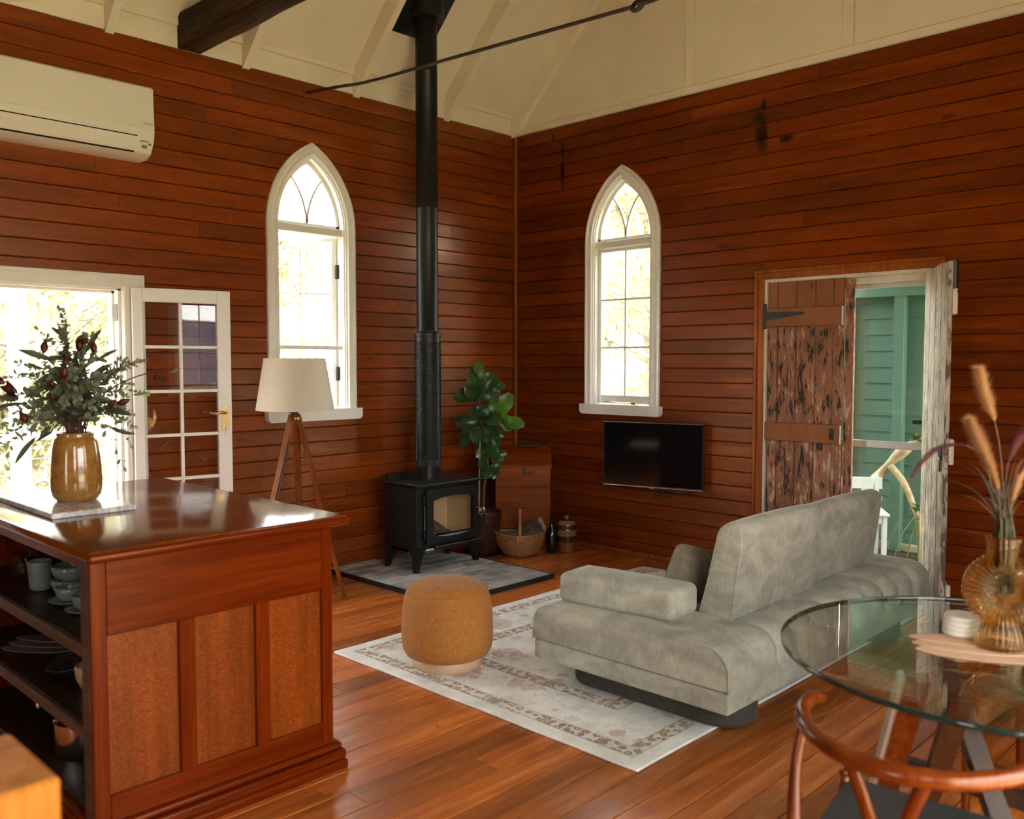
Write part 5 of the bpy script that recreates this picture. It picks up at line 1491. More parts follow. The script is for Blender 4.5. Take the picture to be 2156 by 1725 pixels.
# ------------------------------------------------------------------ timber chest in the corner
chs = thing('timber_chest', 'tall reddish timber box with sloping lid standing in the room corner', 'chest', (0.409, -0.344, 0.0), math.radians(45))
cw, cd = .22, .15
zs_ = [0.0, .168, .335, .506, .668]
for a, b in zip(zs_, zs_[1:]):
    MB().box(-cw, cw, -cd, -cd + .016, a + .001, b - .001, .002).build('front_board', M['chest'], chs)
for s in (-1, 1):
    MB().prism([(-cd + .016, 0), (cd, 0), (cd, .785), (-cd + .016, .664)], lambda a, b, t: (t, a, b), s * cw - (.016 if s > 0 else 0), s * cw + (.016 if s < 0 else 0)).build('side_panel', M['chest'], chs, fix=True)
MB().box(-cw + .016, cw - .016, cd - .016, cd, 0, .785, .001).build('back_board', M['chest'], chs)
MB().prism([(-cd - .018, .660), (-cd - .018, .680), (cd + .004, .809), (cd + .004, .788)], lambda a, b, t: (t, a, b), -cw - .012, cw + .012).build('lid', M['chest'], chs, fix=True)
hp = MB().box(.0, .012, -cd - .006, -cd, .600, .66, .001); hp.box(-.012, .024, -cd - .006, -cd, .642, .660, .001); hp.box(-.004, .016, -cd - .012, -cd, .59, .625, .002)
hp.build('hasp', M['ironblk'], chs)
for z in (.03, .14, .20, .31, .36, .48, .53, .64):
    for s in (-1, 1):
        MB().box(s * .205 - .004, s * .205 + .004, -cd - .0012, -cd + .001, z - .002, z + .002).build('nail', M['ironblk'], chs)
rm = MB().rbox((.17, .045, .014), .005, (0, 0, .007), 2).build('remote_control', M['cable'], smooth=True, loc=(0.365, -0.220, .809), rot=(math.radians(0), math.radians(0), math.radians(45)))
tag(rm, 'black remote control on the lid of the corner chest', 'remote')

# ------------------------------------------------------------------ log basket
bk = thing('log_basket', 'cane basket with hoop handle holding split logs', 'basket', (0.632, -0.612, 0.0), math.radians(44.14))
bx_, by_, bh = .192, .128, .155
def bk_r(t): return (.56 + .44 * math.sin(min(1, t * 1.06) * PI / 2) ** .75)
for i in range(26):                       # woven rows
    t = (i + .5) / 26; z = .008 + bh * t; r = bk_r(t); pts = []
    for k in range(49):
        a = 2 * PI * k / 48; sag = .022 * (math.cos(a) ** 2) * t
        w = 1 + .022 * math.cos(12 * a + PI * (i % 2)) + .030 * math.cos(9 * a) * (1 - t)
        pts.append((bx_ * r * w * math.cos(a), by_ * r * w * math.sin(a), z + sag))
    MB().tube(pts, .0036, 5, caps=False).build('cane_row', M['cane'], bk, smooth=True)
for k in range(14):                       # ribs
    a = 2 * PI * k / 14
    MB().tube([(bx_ * bk_r(t) * .985 * math.cos(a), by_ * bk_r(t) * .985 * math.sin(a), .008 + bh * t + .022 * math.cos(a) ** 2 * t) for t in (0, .15, .35, .6, .8, 1)], .006, 5).build('cane_rib', M['cane'], bk, smooth=True)
MB().tube([(bx_ * 1.01 * math.cos(2 * PI * k / 40), by_ * 1.01 * math.sin(2 * PI * k / 40), .008 + bh + .022 * math.cos(2 * PI * k / 40) ** 2) for k in range(41)], .010, 7, caps=False).build('rim', M['cane'], bk, smooth=True)
hd = [(0, by_ * math.cos(PI * k / 16), .145 + .205 * math.sin(PI * k / 16)) for k in range(17)]
MB().tube(hd, .013, 9).build('handle', M['cane'], bk, smooth=True)
MB().lathe([(0, 0.0), (.07, .0), (.07, .008), (0, .008)], 20).build('base', M['cane'], bk)
for s in (-1, 1):
    MB().rbox((.05, .012, .05), .005, (0, s * (by_ + .008), .150), 2).xf(Matrix.Identity(4)).build('handle_knot', M['cane'], bk, smooth=True)
RR = Matrix.Rotation(math.radians(44.14), 3, 'Z')
def bpos(x, y, z): return tuple(Vector((0.632, -0.612, 0)) + RR @ Vector((x, y, z)))
log(bpos(.060, .01, .200), RR @ Vector((.72, -.38, .50)), .28, .034, 11, 'bark-covered log with pale cut end, upper one leaning out of the cane basket')
log(bpos(.085, -.045, .180), RR @ Vector((.74, -.34, .40)), .25, .032, 12, 'bark-covered log lying lowest to the right in the cane basket')
log(bpos(-.045, .02, .150), RR @ Vector((.9, .1, .12)), .22, .034, 13, 'dark log lying behind the basket handle')

# ------------------------------------------------------------------ bottle and jug beside the chest
bo = thing('black_bottle', 'slim black glass bottle on the floor beside the corner chest', 'bottle', (0.755, -0.375, 0.0))
MB().lathe([(0, .004), (.036, 0), (.042, .006), (.042, .12), (.036, .16), (.018, .205), (.0125, .235), (.0125, .272), (.0145, .273), (.0145, .285), (.011, .286), (.010, .26), (0, .255)], 28).build('glass_body', M['bottleglass'], bo, smooth=50)
jg = thing('striped_jug', 'round-bodied jug with brown and tan glaze bands on the floor by the wall', 'jug', (0.815, -0.262, 0.0))
jp = [(.055, 0.0), (.061, .006), (.062, .06), (.064, .07), (.066, .075), (.078, .085), (.079, .105), (.082, .118), (.0825, .135), (.080, .152), (.0825, .165), (.0825, .182), (.078, .200), (.080, .205), (.076, .222), (.066, .238), (.05, .252), (.03, .262), (.024, .268), (.022, .285), (.028, .290), (.028, .297), (.018, .298), (.016, .27)]
bands = [(0, 5, 'jugtan'), (5, 8, 'jugbrown'), (8, 11, 'jugtan'), (11, 14, 'jugbrown'), (14, 16, 'jugtan'), (16, 18, 'jugbrown'), (18, 20, 'jugtan'), (20, 24, 'jugbrown')]
for a, b, mt in bands:
    mb = MB(); pr_ = jp[a:b + 1]; n = 32
    V = [(r * math.cos(2 * PI * k / n), r * math.sin(2 * PI * k / n), z) for r, z in pr_ for k in range(n)]
    F = [(i * n + k, i * n + (k + 1) % n, (i + 1) * n + (k + 1) % n, (i + 1) * n + k) for i in range(len(pr_) - 1) for k in range(n)]
    if a == 0: F.append(tuple(reversed(range(n))))
    mb.add(V, F).build('glaze_band', M[mt], jg, smooth=True)

# ------------------------------------------------------------------ television on its bracket
tv = thing('television', 'black flat-screen television angled on a bracket under the right window', 'television', (1.554, -0.150, 0.815), math.radians(14.1))
MB().box(-.39, .39, -.012, .018, -.24, .24, .003).build('cabinet', M['tvframe'], tv)
MB().box(-.384, .384, -.0135, -.011, -.230, .235).build('screen', M['screen'], tv)
MB().box(-.39, .39, -.0155, -.009, -.244, -.236, .001).build('lower_strip', M['silverstrip'], tv)
MB().box(-.39, .39, -.0145, -.010, .238, .2415, .0005).build('upper_strip', M['silverstrip'], tv)
MB().box(-.02, .02, -.017, -.008, -.252, -.240, .002).build('logo_tab', M['silverstrip'], tv)
MB().rbox((.62, .05, .30), .02, (0, .040, -.04), 2).build('rear_housing', M['tvframe'], tv, smooth=True)
MB().box(-.05, .08, .05, .118, -.03, .03, .004).build('bracket', M['ironblk'], tv)
MB().tube(smooth_path([(.10, .04, -.20), (.14, .05, -.265), (.20, .055, -.285), (.28, .05, -.27), (.33, .03, -.22)], 5), .005, 6).build('cable', M['cable'], tv, smooth=True)
MB().tube(smooth_path([(-.03, .05, -.18), (-.05, .07, -.27), (.0, .085, -.32), (.06, .09, -.29), (.03, .09, -.26), (.08, .09, -.33), (.12, .095, -.30)], 5), .005, 6).build('cable', M['cable'], tv, smooth=True)

# ------------------------------------------------------------------ marble board and ochre vase with bouquet on the island
mbd = MB().box(-.34, .34, -.15, .15, 0, .020, .003).build('marble_board', M['marble'], loc=(1.70, -4.335, .9455))
tag(mbd, 'grey-veined white marble board lying on the island top', 'board')
va = thing('ochre_vase', 'glossy ochre stoneware vase holding the bouquet on the marble board', 'vase', (1.762, -4.300, .9655))
vp = [(0, .0), (.066, .0), (.074, .004), (.086, .020), (.092, .045), (.0935, .08), (.0905, .14), (.084, .20), (.080, .226), (.074, .240), (.067, .247), (.066, .252), (.0675, .258), (.066, .264), (.060, .264), (.058, .255), (.060, .235), (.072, .20), (.08, .08), (.06, .02), (0, .012)]
MB().lathe(vp, 56).build('glazed_body', M['ochre'], va, smooth=True)
bq = thing('bouquet', 'native bouquet of grey-green eucalyptus and red buds standing in the ochre vase', 'bouquet', (1.762, -4.300, 1.2205), math.radians(44.14))
BPX = 0.001855
def bxz(px, py): return ((px - 171) * BPX, (922 - py) * BPX)
def leaf_disc(V, F, p, d, nrm, L, W, n=6):
    s = d.cross(nrm); s = s.normalized() if s.length > 1e-4 else d.orthogonal().normalized()
    k = len(V)
    for t, w in ((0, .04), (.25, .75), (.55, 1.0), (.82, .68), (1.0, .06)):
        c = p + d * L * t + nrm * (L * .10 * math.sin(PI * t))
        V += [c - s * W * w, c + s * W * w]
    for i in range(4): F.append((k + 2 * i, k + 2 * i + 1, k + 2 * i + 3, k + 2 * i + 2))
def stem_path(x0, y0, ex, ey, ez, arch=.0):
    m1 = Vector((x0 + ex * .22, y0 + ey * .25, ez * .42 + .03 + arch * .6)); m2 = Vector((ex * .62 + x0 * .2, ey * .65, ez * .80 + arch))
    return smooth_path([(x0 * .6, y0 * .6, -.15), (x0, y0, 0.015), m1, m2, (ex, ey, ez)], 6)
def euc(px, py, depth, n, size, seed, arch=0.0, round_=.62, mat='euc'):
    rnd = random.Random(seed); ex, ez = bxz(px, py)
    a = rnd.uniform(0, 2 * PI); r0 = rnd.uniform(.01, .040)
    path = stem_path(math.cos(a) * r0, math.sin(a) * r0, ex, depth, ez, arch)
    o = MB().tube(path, [.0022 - .00005 * i for i in range(len(path))], 5).build('sprig', M['stem'], bq, smooth=True)
    V = []; F = []; m = len(path)
    for i in range(n):
        t = .34 + .66 * i / n
        k = t * (m - 1); k0 = int(k); fr = k - k0
        p = path[k0].lerp(path[min(k0 + 1, m - 1)], fr); d = (path[min(k0 + 1, m - 1)] - path[max(k0 - 1, 0)]).normalized()
        side = d.orthogonal().normalized(); side.rotate(Matrix.Rotation(rnd.uniform(0, PI) + i * 1.57, 3, d))
        L = size * rnd.uniform(.7, 1.15) * (1.0 - .45 * max(0, t - .6) / .4)
        for s in (-1, 1):
            dd = (side * s + d * rnd.uniform(.3, .9) + Vector((0, 0, rnd.uniform(-.25, .25)))).normalized()
            nn = (d + Vector((rnd.uniform(-.6, .6), rnd.uniform(-.6, .6), rnd.uniform(-.2, .7)))).normalized()
            leaf_disc(V, F, p, dd, nn, L, L * round_ * .5)
    d = (path[-1] - path[-2]).normalized(); leaf_disc(V, F, path[-1], d, Vector((0, -1, .2)).normalized(), size * .6, size * .2)
    MB().add(V, F).build('leaves', M[mat], o, smooth=True, kind='stuff')
EUC = [(150, 663, -.02), (138, 690, .05), (118, 705, -.06), (95, 755, .02), (70, 772, -.04), (105, 800, .08), (60, 800, -.08), (22, 848, .0), (3, 885, -.03), (0, 930, .05), (20, 955, -.08), (60, 862, .1), (48, 905, -.1),
       (200, 715, .04), (228, 752, -.05), (262, 765, .06), (312, 770, -.02), (280, 815, .03), (255, 830, -.1), (300, 838, .08), (288, 870, -.05), (265, 880, .1), (240, 800, .1), (195, 775, -.12), (150, 780, -.12), (120, 830, -.14), (215, 845, -.14), (175, 830, -.15), (90, 870, -.13), (245, 872, -.12),
       (165, 740, .1), (140, 800, .14), (215, 790, .14), (180, 860, -.12), (130, 880, -.12), (262, 862, -.02)]
rq = random.Random(5)
EUC += [(a + (171 - a) * rq.uniform(.05, .45) + rq.uniform(-12, 12), b + rq.uniform(5, 60), rq.uniform(-.16, .16)) for a, b, c in EUC[::2] if b < 900]
for i, (a, b, c) in enumerate(EUC): euc(a, b, c, 16 if i % 3 else 19, .037, 300 + i, .02 if b < 800 else .05)
# drooping strings of rounder leaves
euc(288, 985, -.07, 12, .036, 401, .13, .80); euc(24, 962, .02, 13, .036, 402, .16, .75); euc(2, 905, -.06, 13, .038, 403, .13, .7); euc(275, 945, .05, 11, .034, 404, .12, .8)
euc(310, 768, .02, 13, .038, 405, .03, .85); euc(250, 800, -.08, 13, .042, 406, .03, .9); euc(152, 668, .01, 16, .036, 407, .0, .7)
def strap(px0, py0, px1, py1, depth, w, seed, mat='eucdark'):
    """long dark leaf from one point of the bouquet to another"""
    x0, z0 = bxz(px0, py0); x1, z1 = bxz(px1, py1)
    a = Vector((x0, depth * .5, z0)); b = Vector((x1, depth, z1)); d = b - a; L = d.length; d.normalize()
    rnd = random.Random(seed); v = Vector((rnd.uniform(-.5, .5), -1, rnd.uniform(-.3, .6))).normalized(); s = d.cross(v).normalized(); nn = s.cross(d)
    V = []; F = []
    for i in range(9):
        t = i / 8; ww = w * math.sin(PI * min(.985, .06 + t * .93)) ** .8
        c = a + d * L * t + nn * (.10 * L * math.sin(PI * t))
        V += [c - s * ww, c + nn * ww * -.3, c + s * ww]
    for i in range(8):
        for j in (0, 1): F.append((i * 3 + j, i * 3 + j + 1, i * 3 + 4 + j, i * 3 + 3 + j))
    MB().add(V, F).build('long_leaf', M[mat], bq, smooth=True)
for i, q in enumerate([(180, 745, 172, 690), (190, 750, 218, 698), (183, 735, 207, 712), (205, 770, 243, 742), (188, 790, 205, 745), (140, 765, 92, 745), (150, 780, 95, 792), (160, 760, 118, 765), (140, 725, 132, 708), (85, 855, 28, 865),
                       (105, 925, 78, 978), (112, 905, 80, 935), (130, 915, 100, 935), (228, 905, 275, 925), (245, 865, 312, 878), (190, 725, 180, 755), (110, 830, 85, 820), (180, 800, 190, 760), (170, 740, 165, 790), (60, 845, 30, 838),
                       (152, 790, 120, 815), (200, 760, 230, 770), (175, 770, 150, 745), (195, 800, 225, 775), (128, 785, 100, 770), (168, 720, 160, 700)]):
    strap(*q, (-.12, .06, -.04, .1, -.09)[i % 5], .0085 + .002 * (i % 3), 500 + i)
strap(300, 838, 342, 831, -.05, .0055, 590, 'spider'); strap(378, 792, 403, 783, -.03, .005, 591, 'spider')
def bud_stem(px, py, depth, buds, seed, arch=0.0):
    rnd = random.Random(seed); ex, ez = bxz(px, py)
    path = stem_path(rnd.uniform(-.03, .03), rnd.uniform(-.03, .03), ex, depth, ez, arch)
    o = MB().tube(path, [.0032 - .00006 * i for i in range(len(path))], 6).build('bud_stem', M['bud'], bq, smooth=True)
    for (bx, by, sz, ang) in buds:
        x, z = bxz(bx, by)
        mb = MB(); n = 10
        prof = [(0.1, 0), (.55, .12), (.95, .38), (.9, .58), (.55, .82), (.12, 1.0)]
        L = sz * 1.15; W = sz * .29
        V = []; F = []
        for r, t in prof:
            for k in range(n):
                a = 2 * PI * k / n; rr = W * r * (1 + .14 * math.cos(5 * a))
                V.append((rr * math.cos(a), rr * math.sin(a), L * t))
        for i in range(len(prof) - 1):
            for k in range(n): F.append((i * n + k, i * n + (k + 1) % n, (i + 1) * n + (k + 1) % n, (i + 1) * n + k))
        F.append(tuple(reversed(range(n)))); F.append(tuple((len(prof) - 1) * n + k for k in range(n)))
        for k in range(5):                # bracts
            a = 2 * PI * k / 5; c, s = math.cos(a), math.sin(a)
            b0 = len(V)
            V += [(W * .3 * c - W * .2 * s, W * .3 * s + W * .2 * c, .05 * L), (W * .3 * c + W * .2 * s, W * .3 * s - W * .2 * c, .05 * L), (W * 1.5 * c, W * 1.5 * s, L * .45)]
            F.append((b0, b0 + 1, b0 + 2))
        mb.add(V, F)
        mb.xf(Matrix.Translation((x, depth - .004, z)) @ Matrix.Rotation(math.radians(ang), 4, 'Y') @ Matrix.Rotation(rnd.uniform(-.4, .4), 4, 'X'))
        mb.build('bud', M['bud'], o, smooth=True)
bud_stem(30, 812, -.02, [(60, 832, .055, -70), (62, 845, .065, -85), (34, 815, .055, -60), (50, 838, .05, -20)], 1, .06)
bud_stem(132, 748, -.08, [(132, 752, .040, 10), (130, 745, .034, 15)], 2)
bud_stem(190, 735, -.03, [(190, 748, .045, 15), (196, 732, .035, 60)], 3)
bud_stem(225, 748, -.05, [(227, 752, .040, 5), (172, 775, .036, -20)], 4)
bud_stem(182, 800, -.12, [(185, 806, .046, 10), (164, 824, .034, -5), (160, 848, .036, 5)], 5)
bud_stem(385, 785, -.06, [(352, 806, .034, 40), (275, 856, .044, 70), (258, 862, .034, 40)], 6, .02)
bud_stem(105, 880, -.11, [(106, 893, .044, -30), (205, 895, .034, 20)], 7)

# ------------------------------------------------------------------ crockery on the island shelves
def shell(prof, n, mat, name, par, loc=None): return MB().lathe(prof, n).build(name, mat, par, smooth=True, loc=loc)
def bowl_prof(R, h, th=.004, foot=.5): return [(0, 0), (R * foot, 0), (R * (foot + .22), h * .10), (R * .93, h * .45), (R * .995, h * .75), (R, h), (R - th, h), (R * .985 - th, h * .72), (R * .91 - th, h * .42), (R * .66, h * .14), (0, h * .09)]
ZS = .638
mug = MB().lathe([(0, 0), (.030, 0), (.036, .005), (.040, .018), (.042, .10), (.0435, .112), (.040, .112), (.0385, .10), (.036, .02), (0, .008)], 32).build('tumbler_cup', M['sage'], smooth=True, loc=(1.765, -4.44, ZS))
tag(mug, 'tall sage-green ceramic beaker on the island shelf beside the bowls', 'beaker')
for i, (z, l) in enumerate(((0, 'lowest sage-green bowl of the shelf stack'), (.050, 'sage-green bowl second in the shelf stack, glossy inside'))):
    b = MB().lathe(bowl_prof(.072, .058), 36).build('bowl', M['sage'], smooth=True, loc=(1.905, -4.375 + .003 * i, ZS + z)); tag(b, l, 'bowl', 'sage bowls on the upper shelf')
b = MB().lathe(bowl_prof(.055, .045), 36).build('bowl', M['sage'], smooth=True, loc=(1.80, -4.27, ZS + .066)); tag(b, 'smaller sage-green bowl behind the stack under the island top', 'bowl', 'sage bowls on the upper shelf')
b = MB().lathe(bowl_prof(.060, .065), 36).build('bowl', M['sage'], smooth=True, loc=(1.80, -4.27, ZS)); tag(b, 'sage-green bowl at the back carrying the smaller bowl', 'bowl', 'sage bowls on the upper shelf')
def cup(loc, rz, lab1, lab2):
    s = MB().lathe([(0, 0), (.034, 0), (.055, .008), (.068, .014), (.0685, .017), (.055, .012), (.03, .005), (0, .005)], 36).build('saucer', M['sage'], smooth=True, loc=loc)
    tag(s, lab2, 'saucer', 'sage saucers on the upper shelf')
    c = thing('teacup', lab1, 'cup', (loc[0], loc[1], loc[2] + .0135 - .008), rz, 'sage teacups on the upper shelf')
    MB().lathe(bowl_prof(.046, .056, .003, .40), 36).build('cup_body', M['sage'], c, smooth=True)
    MB().tube(smooth_path([(.040, 0, .046), (.062, 0, .048), (.066, 0, .030), (.050, 0, .016), (.036, 0, .014)], 5), .0038, 7).build('handle', M['sage'], c, smooth=True)
cup((2.045, -4.435, ZS), .6, 'sage-green teacup in front of the bowl stack', 'sage-green saucer under the teacup before the bowls')
cup((2.205, -4.435, ZS), .5, 'sage-green teacup half hidden by the island end post', 'sage-green saucer nearest the island end post on the upper shelf')
def tumbler(loc, r, h, mat, lab, rib=14, amp=.05):
    prof = [(0, 0), (r * .8, 0), (r * .88, .004), (r, h), (r - .003, h), (r * .82, .012), (0, .010)]
    o = MB().lathe(prof, 42, rib=rib, amp=amp).build('drinking_glass', M[mat], smooth=True, loc=loc); tag(o, lab, 'glass', 'drinking glasses on the upper shelf')
tumbler((1.655, -4.42, ZS), .034, .105, 'tumblerAmber', 'amber crystal tumbler right beside the sage beaker')
tumbler((1.58, -4.355, ZS), .036, .125, 'tumblerAmber', 'taller amber tumbler at the back of the glasses', 10)
tumbler((1.49, -4.42, ZS), .034, .105, 'tumbler', 'clear cut-glass tumbler at the edge of the photo on the upper shelf', 16, .07)
tumbler((1.72, -4.30, ZS), .036, .130, 'tumbler', 'tall clear glass behind the sage beaker', 0, 0)
tumbler((1.40, -4.34, ZS), .036, .120, 'tumbler', 'clear tall glass farthest along the upper shelf', 16, .05)
def petal_mat(loc, r, rz, mat, lab, th=.003, n=3, par=None):
    t = thing('leaf_placemat', lab, 'placemat', loc, rz)
    for i in range(n):
        off = (i - (n - 1) / 2) * .30 * r; z = th * i
        V = []; F = []; m = 20
        up = []; lo = []
        for k in range(m + 1):
            u = k / m; x = (2 * u - 1) * r
            w = r * .40 * math.sin(PI * min(.995, max(.005, u))) ** .6 * (1 - .12 * i)
            up.append((x, off + w * (1 + .05 * math.sin(u * 9 + i)))); lo.append((x, off - w * (1 + .05 * math.cos(u * 8 + i))))
        MB().prism(lo + list(reversed(up)), lambda a, b, tt: (a, b, tt), z, z + th).build('petal', M[mat], t, fix=True)
    return t
petal_mat((1.62, -4.36, .378), .17, .75, 'taupe', 'taupe leaf-shaped placemats lying on the middle island shelf')
sv = thing('mesh_sieve', 'dark woven mesh dish leaning on the middle island shelf', 'sieve', (2.03, -4.425, .379), .2)
rim = [(.085 * math.cos(2 * PI * k / 40), .085 * math.sin(2 * PI * k / 40), .042 + .012 * math.sin(2 * PI * k / 40)) for k in range(41)]
MB().tube(rim, .0028, 6, caps=False).build('rim', M['tvframe'], sv, smooth=True)
wm = MB()
def dish(x, y): return .042 + .012 * y / .085 - .038 * (1 - (x * x + y * y) / .085 ** 2)
for i in range(-11, 12):
    u = i * .0075; h = math.sqrt(max(0, .085 ** 2 - u * u))
    if h < .01: continue
    for ax_ in (0, 1):
        P_ = []
        for k in range(13):
            v = -h + 2 * h * k / 12; x, y = (u, v) if ax_ else (v, u)
            P_.append((x, y, dish(x, y)))
        wm.tube(P_, .0014, 4, caps=False)
wm.build('wire_mesh', M['iron'], sv, kind='stuff')
MB().lathe([(0, 0), (.03, 0), (.032, .006), (0, .006)], 16).build('foot', M['tvframe'], sv)
pc = MB().lathe(bowl_prof(.048, .085, .004, .45), 32).build('peach_bowl', M['peach'], smooth=True, loc=(2.235, -4.44, .378)); tag(pc, 'peach-coloured bowl at the post end of the middle shelf', 'bowl')
pan = thing('saucepan', 'stainless steel saucepan with glass lid on the bottom island shelf', 'saucepan', (2.10, -4.42, .113), 0)
MB().lathe([(0, 0), (.088, 0), (.093, .006), (.093, .118), (.096, .121), (.092, .121), (.089, .118), (.089, .008), (0, .006)], 48).build('pan_body', M['chrome'], pan, smooth=40)
MB().lathe([(.0955, .1215), (.0955, .126), (.07, .137), (.03, .144), (0, .146)], 36).build('lid', M['tumbler'], pan, smooth=True)
MB().lathe([(0, .144), (.010, .144), (.008, .155), (.018, .162), (.018, .172), (0, .175)], 16).build('lid_knob', M['ironblk'], pan, smooth=True)
MB().tube(smooth_path([(-.092, -.02, .105), (-.13, -.04, .115), (-.20, -.07, .125)], 5), .008, 8, flat=.6).build('handle', M['ironblk'], pan, smooth=True)
MB().box(-.222, -.195, -.085, -.062, .117, .133, .003).build('handle_end', M['chrome'], pan)

# ------------------------------------------------------------------ glass dining table
TC = (4.718, -3.075)
dt = thing('dining_table', 'round glass-topped dining table on slanted timber legs', 'table', (TC[0], TC[1], 0.0))
R_ = .556
MB().lathe([(0, .738), (R_ - .002, .738), (R_ - .002, .752), (0, .752)], 96).build('glass_top', M['tableglass'], dt)
MB().lathe([(R_ - .0025, .7370), (R_ + .001, .7385), (R_ + .0015, .746), (R_ + .001, .7515), (R_ - .0025, .7525)], 120, close=True).build('glass_edge', M['rimglass'], dt, smooth=True)
def bar(a, b, w, t, mat, par, name='leg', up=(0, 0, 1)):
    a = Vector(a); b = Vector(b); d = (b - a).normalized(); s = d.cross(Vector(up)).normalized(); n = s.cross(d)
    V = [p + s * w * q + n * t * r for p in (a, b) for q, r in ((-1, -1), (1, -1), (1, 1), (-1, 1))]
    V = [(v.x, v.y, min(.7365, max(0.0, v.z))) for v in V]
    return MB().add(V, [(3, 2, 1, 0), (4, 5, 6, 7), (0, 1, 5, 4), (1, 2, 6, 5), (2, 3, 7, 6), (3, 0, 4, 7)]).build(name, mat, par, fix=True)
def tl(p): return (p[0] - TC[0], p[1] - TC[1], p[2])
bar(tl((4.60, -3.36, .738)), tl((4.30, -2.86, 0)), .028, .022, M['chair'], dt)
bar(tl((4.566, -3.372, .738)), tl((4.266, -2.872, 0)), .007, .023, M['alu'], dt, 'leg_strap')
bar(tl((4.72, -3.42, .738)), tl((4.38, -2.70, 0)), .026, .022, M['chairdark'], dt)
bar(tl((4.46, -2.86, .738)), tl((4.98, -3.42, 0)), .026, .022, M['chairdark'], dt)
bar(tl((4.88, -2.72, .738)), tl((4.88, -3.44, 0)), .026, .022, M['chair'], dt)
bar(tl((4.44, -3.06, .37)), tl((4.94, -3.06, .37)), .02, .02, M['chairdark'], dt, 'stretcher')

petal_mat((4.665, -3.085, .7532), .17, math.radians(44 - 14), 'tan', 'tan leather petal-shaped placemat under the amber vase', .0016)
for i in range(4):
    w = ['lowest', 'second', 'third', 'topmost'][i]
    c = MB().lathe([(0, 0), (.043, 0), (.0455, .003), (.0455, .010), (.043, .013), (0, .013)], 40).build('coaster', M['whitestone'], smooth=35, loc=(4.588 + .001 * i, -3.008, .7585 + .0135 * i))
    tag(c, '%s round white stone coaster in the stack on the glass table' % w, 'coaster', 'stacked white coasters')
av = thing('amber_vase', 'amber ribbed glass vase with ring-shaped body on the glass table', 'vase', (4.700, -3.050, .7585), math.radians(44.14 - 12))
MB().lathe([(0, .0), (.060, .0), (.0625, .004), (.057, .022), (.049, .050), (.040, .072), (.034, .085), (.02, .09), (0, .09)], 96, rib=24, amp=.035).build('foot', M['amber'], av, smooth=True)
def ring(u, v):
    th = 2 * PI * u; ph = 2 * PI * v
    rib = math.cos(40 * th)
    rr = .054 + .044 * math.cos(ph) * (1 + (.025 * rib if math.cos(ph) > 0 else 0))
    return (rr * math.sin(th), .040 * math.sin(ph) * (1 + .10 * rib), .150 + rr * math.cos(th))
MB().grid(ring, 240, 18, closed_u=True).build('ring_body', M['amber'], av, smooth=True)
MB().lathe([(.030, .195), (.036, .215), (.0385, .250), (.041, .288), (.0385, .290), (.036, .250), (.033, .215), (.026, .200)], 84, rib=21, amp=.035, close=True).build('neck', M['amber'], av, smooth=True)

# fountain grass
gr = thing('fountain_grass', 'dried fountain grass with straw and burgundy plumes in the amber vase', 'dried grass', (4.700, -3.050, 1.000), math.radians(44.14))
GPX = .001233
def gxz(px, py): return ((px - 2112) * GPX, (1172 - py) * GPX)
def plume(pts, core, hair, mat, seed, depth=0.0, f0=.5):
    """stem along pts (photo pixels, tip first); hairs over the first f0 of it"""
    rnd = random.Random(seed)
    P_ = [(gxz(*p)[0], depth * (1 - i / len(pts)), gxz(*p)[1]) for i, p in enumerate(pts)]
    path = smooth_path(P_, 8); m = len(path)
    o = MB().tube(path, [.0012 if i < m * f0 else .0016 for i in range(m)], 5).build('stalk', M['stem'], gr, smooth=True)
    V = []; F = []; k1 = int(m * f0)
    for i in range(k1):
        p = path[i]; d = (path[max(i - 1, 0)] - path[i + 1]).normalized()
        t = i / max(1, k1 - 1); env = math.sin(PI * min(1, .12 + t * .80)) ** .6
        for q in range(210):
            a = rnd.uniform(0, 2 * PI); u = d.orthogonal().normalized(); u.rotate(Matrix.Rotation(a, 3, d))
            b = p.lerp(path[i + 1], rnd.random())
            L = (core + (hair * 1.3 if rnd.random() < .45 else 0) * rnd.random()) * env * rnd.uniform(.8, 1.3)
            e = b + (u * .75 + d * .8).normalized() * L * 1.15
            s = d.cross(u) * .00065
            n = len(V); V += [b - s, b + s, e]; F.append((n, n + 1, n + 2))
    MB().add(V, F).build('plume', M[mat], o, kind='stuff')
plume([(2042, 782), (2052, 815), (2068, 860), (2080, 888), (2096, 960), (2106, 1060), (2110, 1165)], .019, .014, 'plume', 1, -.02, .50)
plume([(2014, 884), (2034, 920), (2062, 972), (2086, 1030), (2096, 1090), (2106, 1165)], .020, .012, 'plume', 2, -.05, .60)
plume([(2062, 915), (2070, 940), (2080, 985), (2092, 1050), (2108, 1165)], .020, .012, 'plumered', 3, .03, .52)
plume([(1893, 1000), (1915, 970), (1945, 945), (1985, 935), (2030, 945), (2065, 985), (2092, 1060), (2108, 1165)], .007, .005, 'plumered', 4, -.06, .52)
plume([(2175, 895), (2150, 910), (2125, 940), (2112, 990), (2110, 1060), (2112, 1165)], .019, .014, 'plumered', 5, -.01, .55)
plume([(2190, 930), (2158, 955), (2135, 985), (2122, 1040), (2116, 1165)], .012, .008, 'plumered', 6, -.04, .6)
plume([(2175, 985), (2158, 1000), (2140, 1050), (2124, 1100), (2118, 1165)], .018, .010, 'plume', 7, .04, .55)
rnd = random.Random(77)
